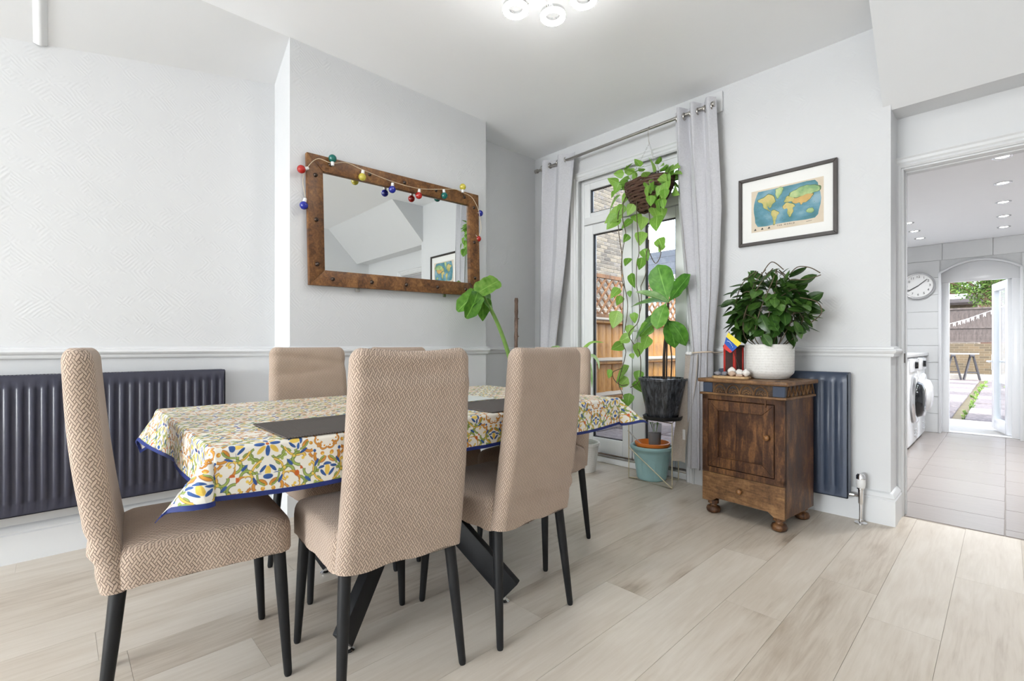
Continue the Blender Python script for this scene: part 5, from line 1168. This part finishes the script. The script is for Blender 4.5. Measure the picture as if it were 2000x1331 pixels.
pl_ = tag(MB().lathe([(.098, 0), (.104, .006), (.107, .022), (.110, .038), (.118, .10), (.124, .150), (.126, .165), (.130, .195), (.136, .215), (.150, .222), (.155, .234), (.152, .246), (.140, .248), (.134, .238), (.122, .16), (.105, .02), (1e-5, .018)], 60, mod=lambda a, i: 1-.075*abs(sin(a*7.5))**.7*(.6 if i == 3 or i == 5 else (1 if i == 4 else 0))).build('planter', 'turquoise_plastic', smooth=50), 'pale turquoise fluted plastic planter under the gold stand', 'planter'); pl_.location = (bx_, by_, 0)
op = tag(MB().lathe([(.08, 0), (.085, .004), (.114, .212), (.124, .216), (.126, .236), (.118, .238), (.108, .222), (.08, .16), (1e-5, .158)], 36).build('orange_pot', 'orange_plastic', smooth=40), 'orange plastic pot nested in the turquoise planter', 'pot'); op.location = (bx_+.005, by_, .034)
cu = thing('plastic_cup', 'clear plastic cup of dark soil standing in the orange pot', 'cup', (bx_+.03, by_-.01, .193))
MB().lathe([(.040, 0), (.050, .215), (.0515, .22), (.0495, .22), (.0385, .004), (1e-5, .003)], 28).build('cup_wall', 'clear_plastic', cu, smooth=40); MB().lathe([(.0375, .006), (.0455, .15), (1e-5, .155)], 24).build('soil', 'soil', cu, smooth=40)
for a in range(5): MB().tube([(.01*cos(a), .01*sin(a), .15), (.03*cos(a*1.3), .03*sin(a*1.3), .225), (.05*cos(a*1.3+.3), .03*sin(a*1.3), .215)], .003, 5).build('root', 'green_stem', cu)
tw = thing('trowel', 'steel hand trowel leaning in the orange pot', 'trowel', (0, 0, 0))
MB().tube([(-1.965, 3.09, .345), (-1.905, 3.125, .275)], [.006, .004], 8).build('handle', 'brushed_nickel', tw, smooth=50); MB().bar((-1.915, 3.12, .285), (-1.868, 3.15, .232), .025, .003).build('blade', 'brushed_nickel', tw)

# ------------------------------------------------------------------ corner plants behind the table
bp = thing('elephant_ear_plant', 'tall plant with drooping torn green leaves in the corner beside the mirror', 'plant', (-2.62, 2.57, 0))
MB().lathe([(.10, 0), (.13, .24), (.14, .25), (.125, .25), (.12, .2), (1e-5, .2)], 28).build('pot', 'glazed_pot', bp, smooth=40); MB().lathe([(.12, .205), (1e-5, .212)], 20).build('soil', 'soil', bp)
MB().tube(catmull([(.0, 0, .2), (.01, -.01, .55), (.0, -.07, .85), (-.0, -.19, 1.12), (.0, -.33, 1.325), (.01, -.39, 1.365), (.02, -.41, 1.34)], 6), [.022-.0004*i for i in range(37)], 9).build('stalk', 'green_stem', bp, smooth=60)
bl_ = [leaf_mesh('leaf', .30, .16, 'banana_leaf', 'banana', .35, c, 12, 6, .10) for c in (.12, .4)]; hl_ = leaf_mesh('leaf', .26, .19, 'banana_leaf', 'heart', .15, .25, 10, 6, .06)
q = Vector((.015, -.395, 1.36))
leaf(bp, bl_[0], q+Vector((0, -.04, -.02)), (.05, .24, .16), (.9, -.3, .7), .82); leaf(bp, bl_[1], q, (.03, -.20, -.10), (.8, -.2, .6), .72); leaf(bp, bl_[1], q+Vector((.02, -.03, .0)), (.08, -.12, -.19), (1, -.1, .3), .70)
leaf(bp, hl_, q+Vector((-.02, .03, -.0)), (-.06, .25, -.10), (.75, -.45, .5), 1.1); leaf(bp, hl_, q+Vector((-.02, .04, -.03)), (-.01, .055, -.22), (.9, -.3, .2), .72)
sk = tag(MB().tube(catmull([(0, 0, .0), (.006, .004, .4), (-.004, 0, .8), (.003, -.004, 1.15), (0, 0, 1.385)], 7), [.0155+.0018*sin(i*2.4) for i in range(29)], 9).build('bare_stem', 'dead_stem', smooth=60), 'bare brown plant stem standing in the alcove corner', 'stem'); sk.location = (-2.88, 2.815, 0)
for z, a in ((.75, .4), (.98, 2.0), (1.05, .2), (1.20, .3), (1.28, 3.2)):
    MB().tube([(0, 0, z), (.022*cos(a), .022*sin(a)+.005, z+.012)], [.006, .003], 6).build('twig_stub', 'dead_stem', sk)
sp_ = thing('spider_plant', 'pale strap-leaved plant behind the far chair by the french doors', 'plant', (-2.30, 3.00, 0))
MB().lathe([(.085, 0), (.11, .20), (.118, .205), (.118, .225), (.108, .225), (.1, .18), (1e-5, .18)], 28).build('pot', 'white_ceramic', sp_, smooth=40); MB().lathe([(.1, .185), (1e-5, .19)], 20).build('soil', 'soil', sp_)
def strap(P, w, mt='pale_leaf'):
    P = catmull(P, 5); b = MB(); n = len(P); V = []
    for i, p in enumerate(P):
        t = i/(n-1); d = (P[min(i+1, n-1)]-P[max(i-1, 0)]).normalized(); s_ = d.cross(Vector((.5, -.7, .5))).normalized(); ww = w*min(1, .4+t*3)*(1-t**4)*.5+.0005
        for k in (-1, 0, 1): V.append(p+s_*ww*k+Vector((0, 0, -.15*ww if k == 0 else 0)))
    fs = [(i*3+k, i*3+k+1, (i+1)*3+k+1, (i+1)*3+k) for i in range(n-1) for k in (0, 1)]; uv = [[(i/n, k/2), (i/n, (k+1)/2), ((i+1)/n, (k+1)/2), ((i+1)/n, k/2)] for i in range(n-1) for k in (0, 1)]
    b.add(V, fs, uv).build('leaf', mt, sp_, smooth=80, fix=False)
strap([(0, 0, .18), (-.02, -.03, .6), (-.03, -.02, .88), (.05, 0, 1.00), (.18, 0, 1.005)], .034, 'pothos_leaf'); strap([(0, 0, .18), (.03, -.03, .6), (.06, -.03, .86), (.10, -.03, .905), (.15, -.03, .86), (.16, -.03, .80)], .03); strap([(0, 0, .18), (.02, -.04, .5), (.05, -.05, .8), (.08, -.06, .86), (.11, -.06, .76), (.115, -.06, .66)], .034)
strap([(0, 0, .18), (.02, -.05, .55), (.04, -.06, .76), (.075, -.07, .72), (.08, -.07, .5)], .036); strap([(0, 0, .18), (-.1, -.03, .6), (-.22, -.03, .93), (-.30, -.02, .97), (-.36, -.02, .95)], .034); strap([(0, 0, .18), (.05, -.05, .45), (.08, -.08, .62), (.10, -.09, .50), (.10, -.09, .36)], .036)

# ------------------------------------------------------------------ ceiling lamp
cl_ = thing('ceiling_lamp', 'chrome ceiling lamp with glowing white ring heads', 'lamp', (-1.487, 1.616, ZC))
MB().lathe([(.075, 0), (.075, -.02), (.06, -.028), (1e-5, -.03)], 28).build('canopy', 'chrome', cl_, smooth=40)
MB().tube([(0, 0, -.02), (0, 0, -.10)], .008, 10).build('stem', 'chrome', cl_, smooth=40)
for x, y in ((-.125, -.045), (-.033, .117), (.139, .135), (.165, -.02), (.05, -.145)):
    L_ = sqrt(x*x+y*y); k = (L_-.055)/L_
    MB().tube(catmull([(x*.05, y*.05, -.095), (x*.3, y*.3, -.12), (x*k*.75, y*k*.75, -.155), (x*k, y*k, -.166)], 5), .004, 8).build('arm', 'chrome', cl_, smooth=60)
    h = MB().lathe([(.0365, -.154), (.0605, -.154), (.0615, -.169), (.0355, -.169), (.0365, -.154)], 36, (x, y, 0)).build('ring_head', 'chrome', cl_, smooth=40)
    MB().lathe([(.039, -0.1682), (.0375, -0.1720), (.0375, -0.1800), (.041, -0.1835), (.056, -0.1835), (.0595, -0.1800), (.0595, -0.1720), (.058, -0.1682), (.039, -0.1682)], 36, (x, y, 0)).build('ring_diffuser', 'lamp_diffuser', h, smooth=50)
# unseen front window behind the viewer, put in for the daylight fill
wn = struct(bpy.data.objects.new('window_1', None), 'unseen white front window added for daylight'); C.objects.link(wn)
g = MB()
for x in (wx0, -.92, wx1-.06): g.box(x, YF-.1, wz0, x+.06, YF-.04, wz1)
for z in (wz0, 1.85, wz1-.06): g.box(wx0, YF-.1, z, wx1, YF-.04, z+.06)
g.build('window_frame', 'upvc', wn, bev=.004)
MB().box(wx0+.02, YF-.075, wz0+.02, wx1-.02, YF-.069, wz1-.02).build('pane', 'window_glass', wn)
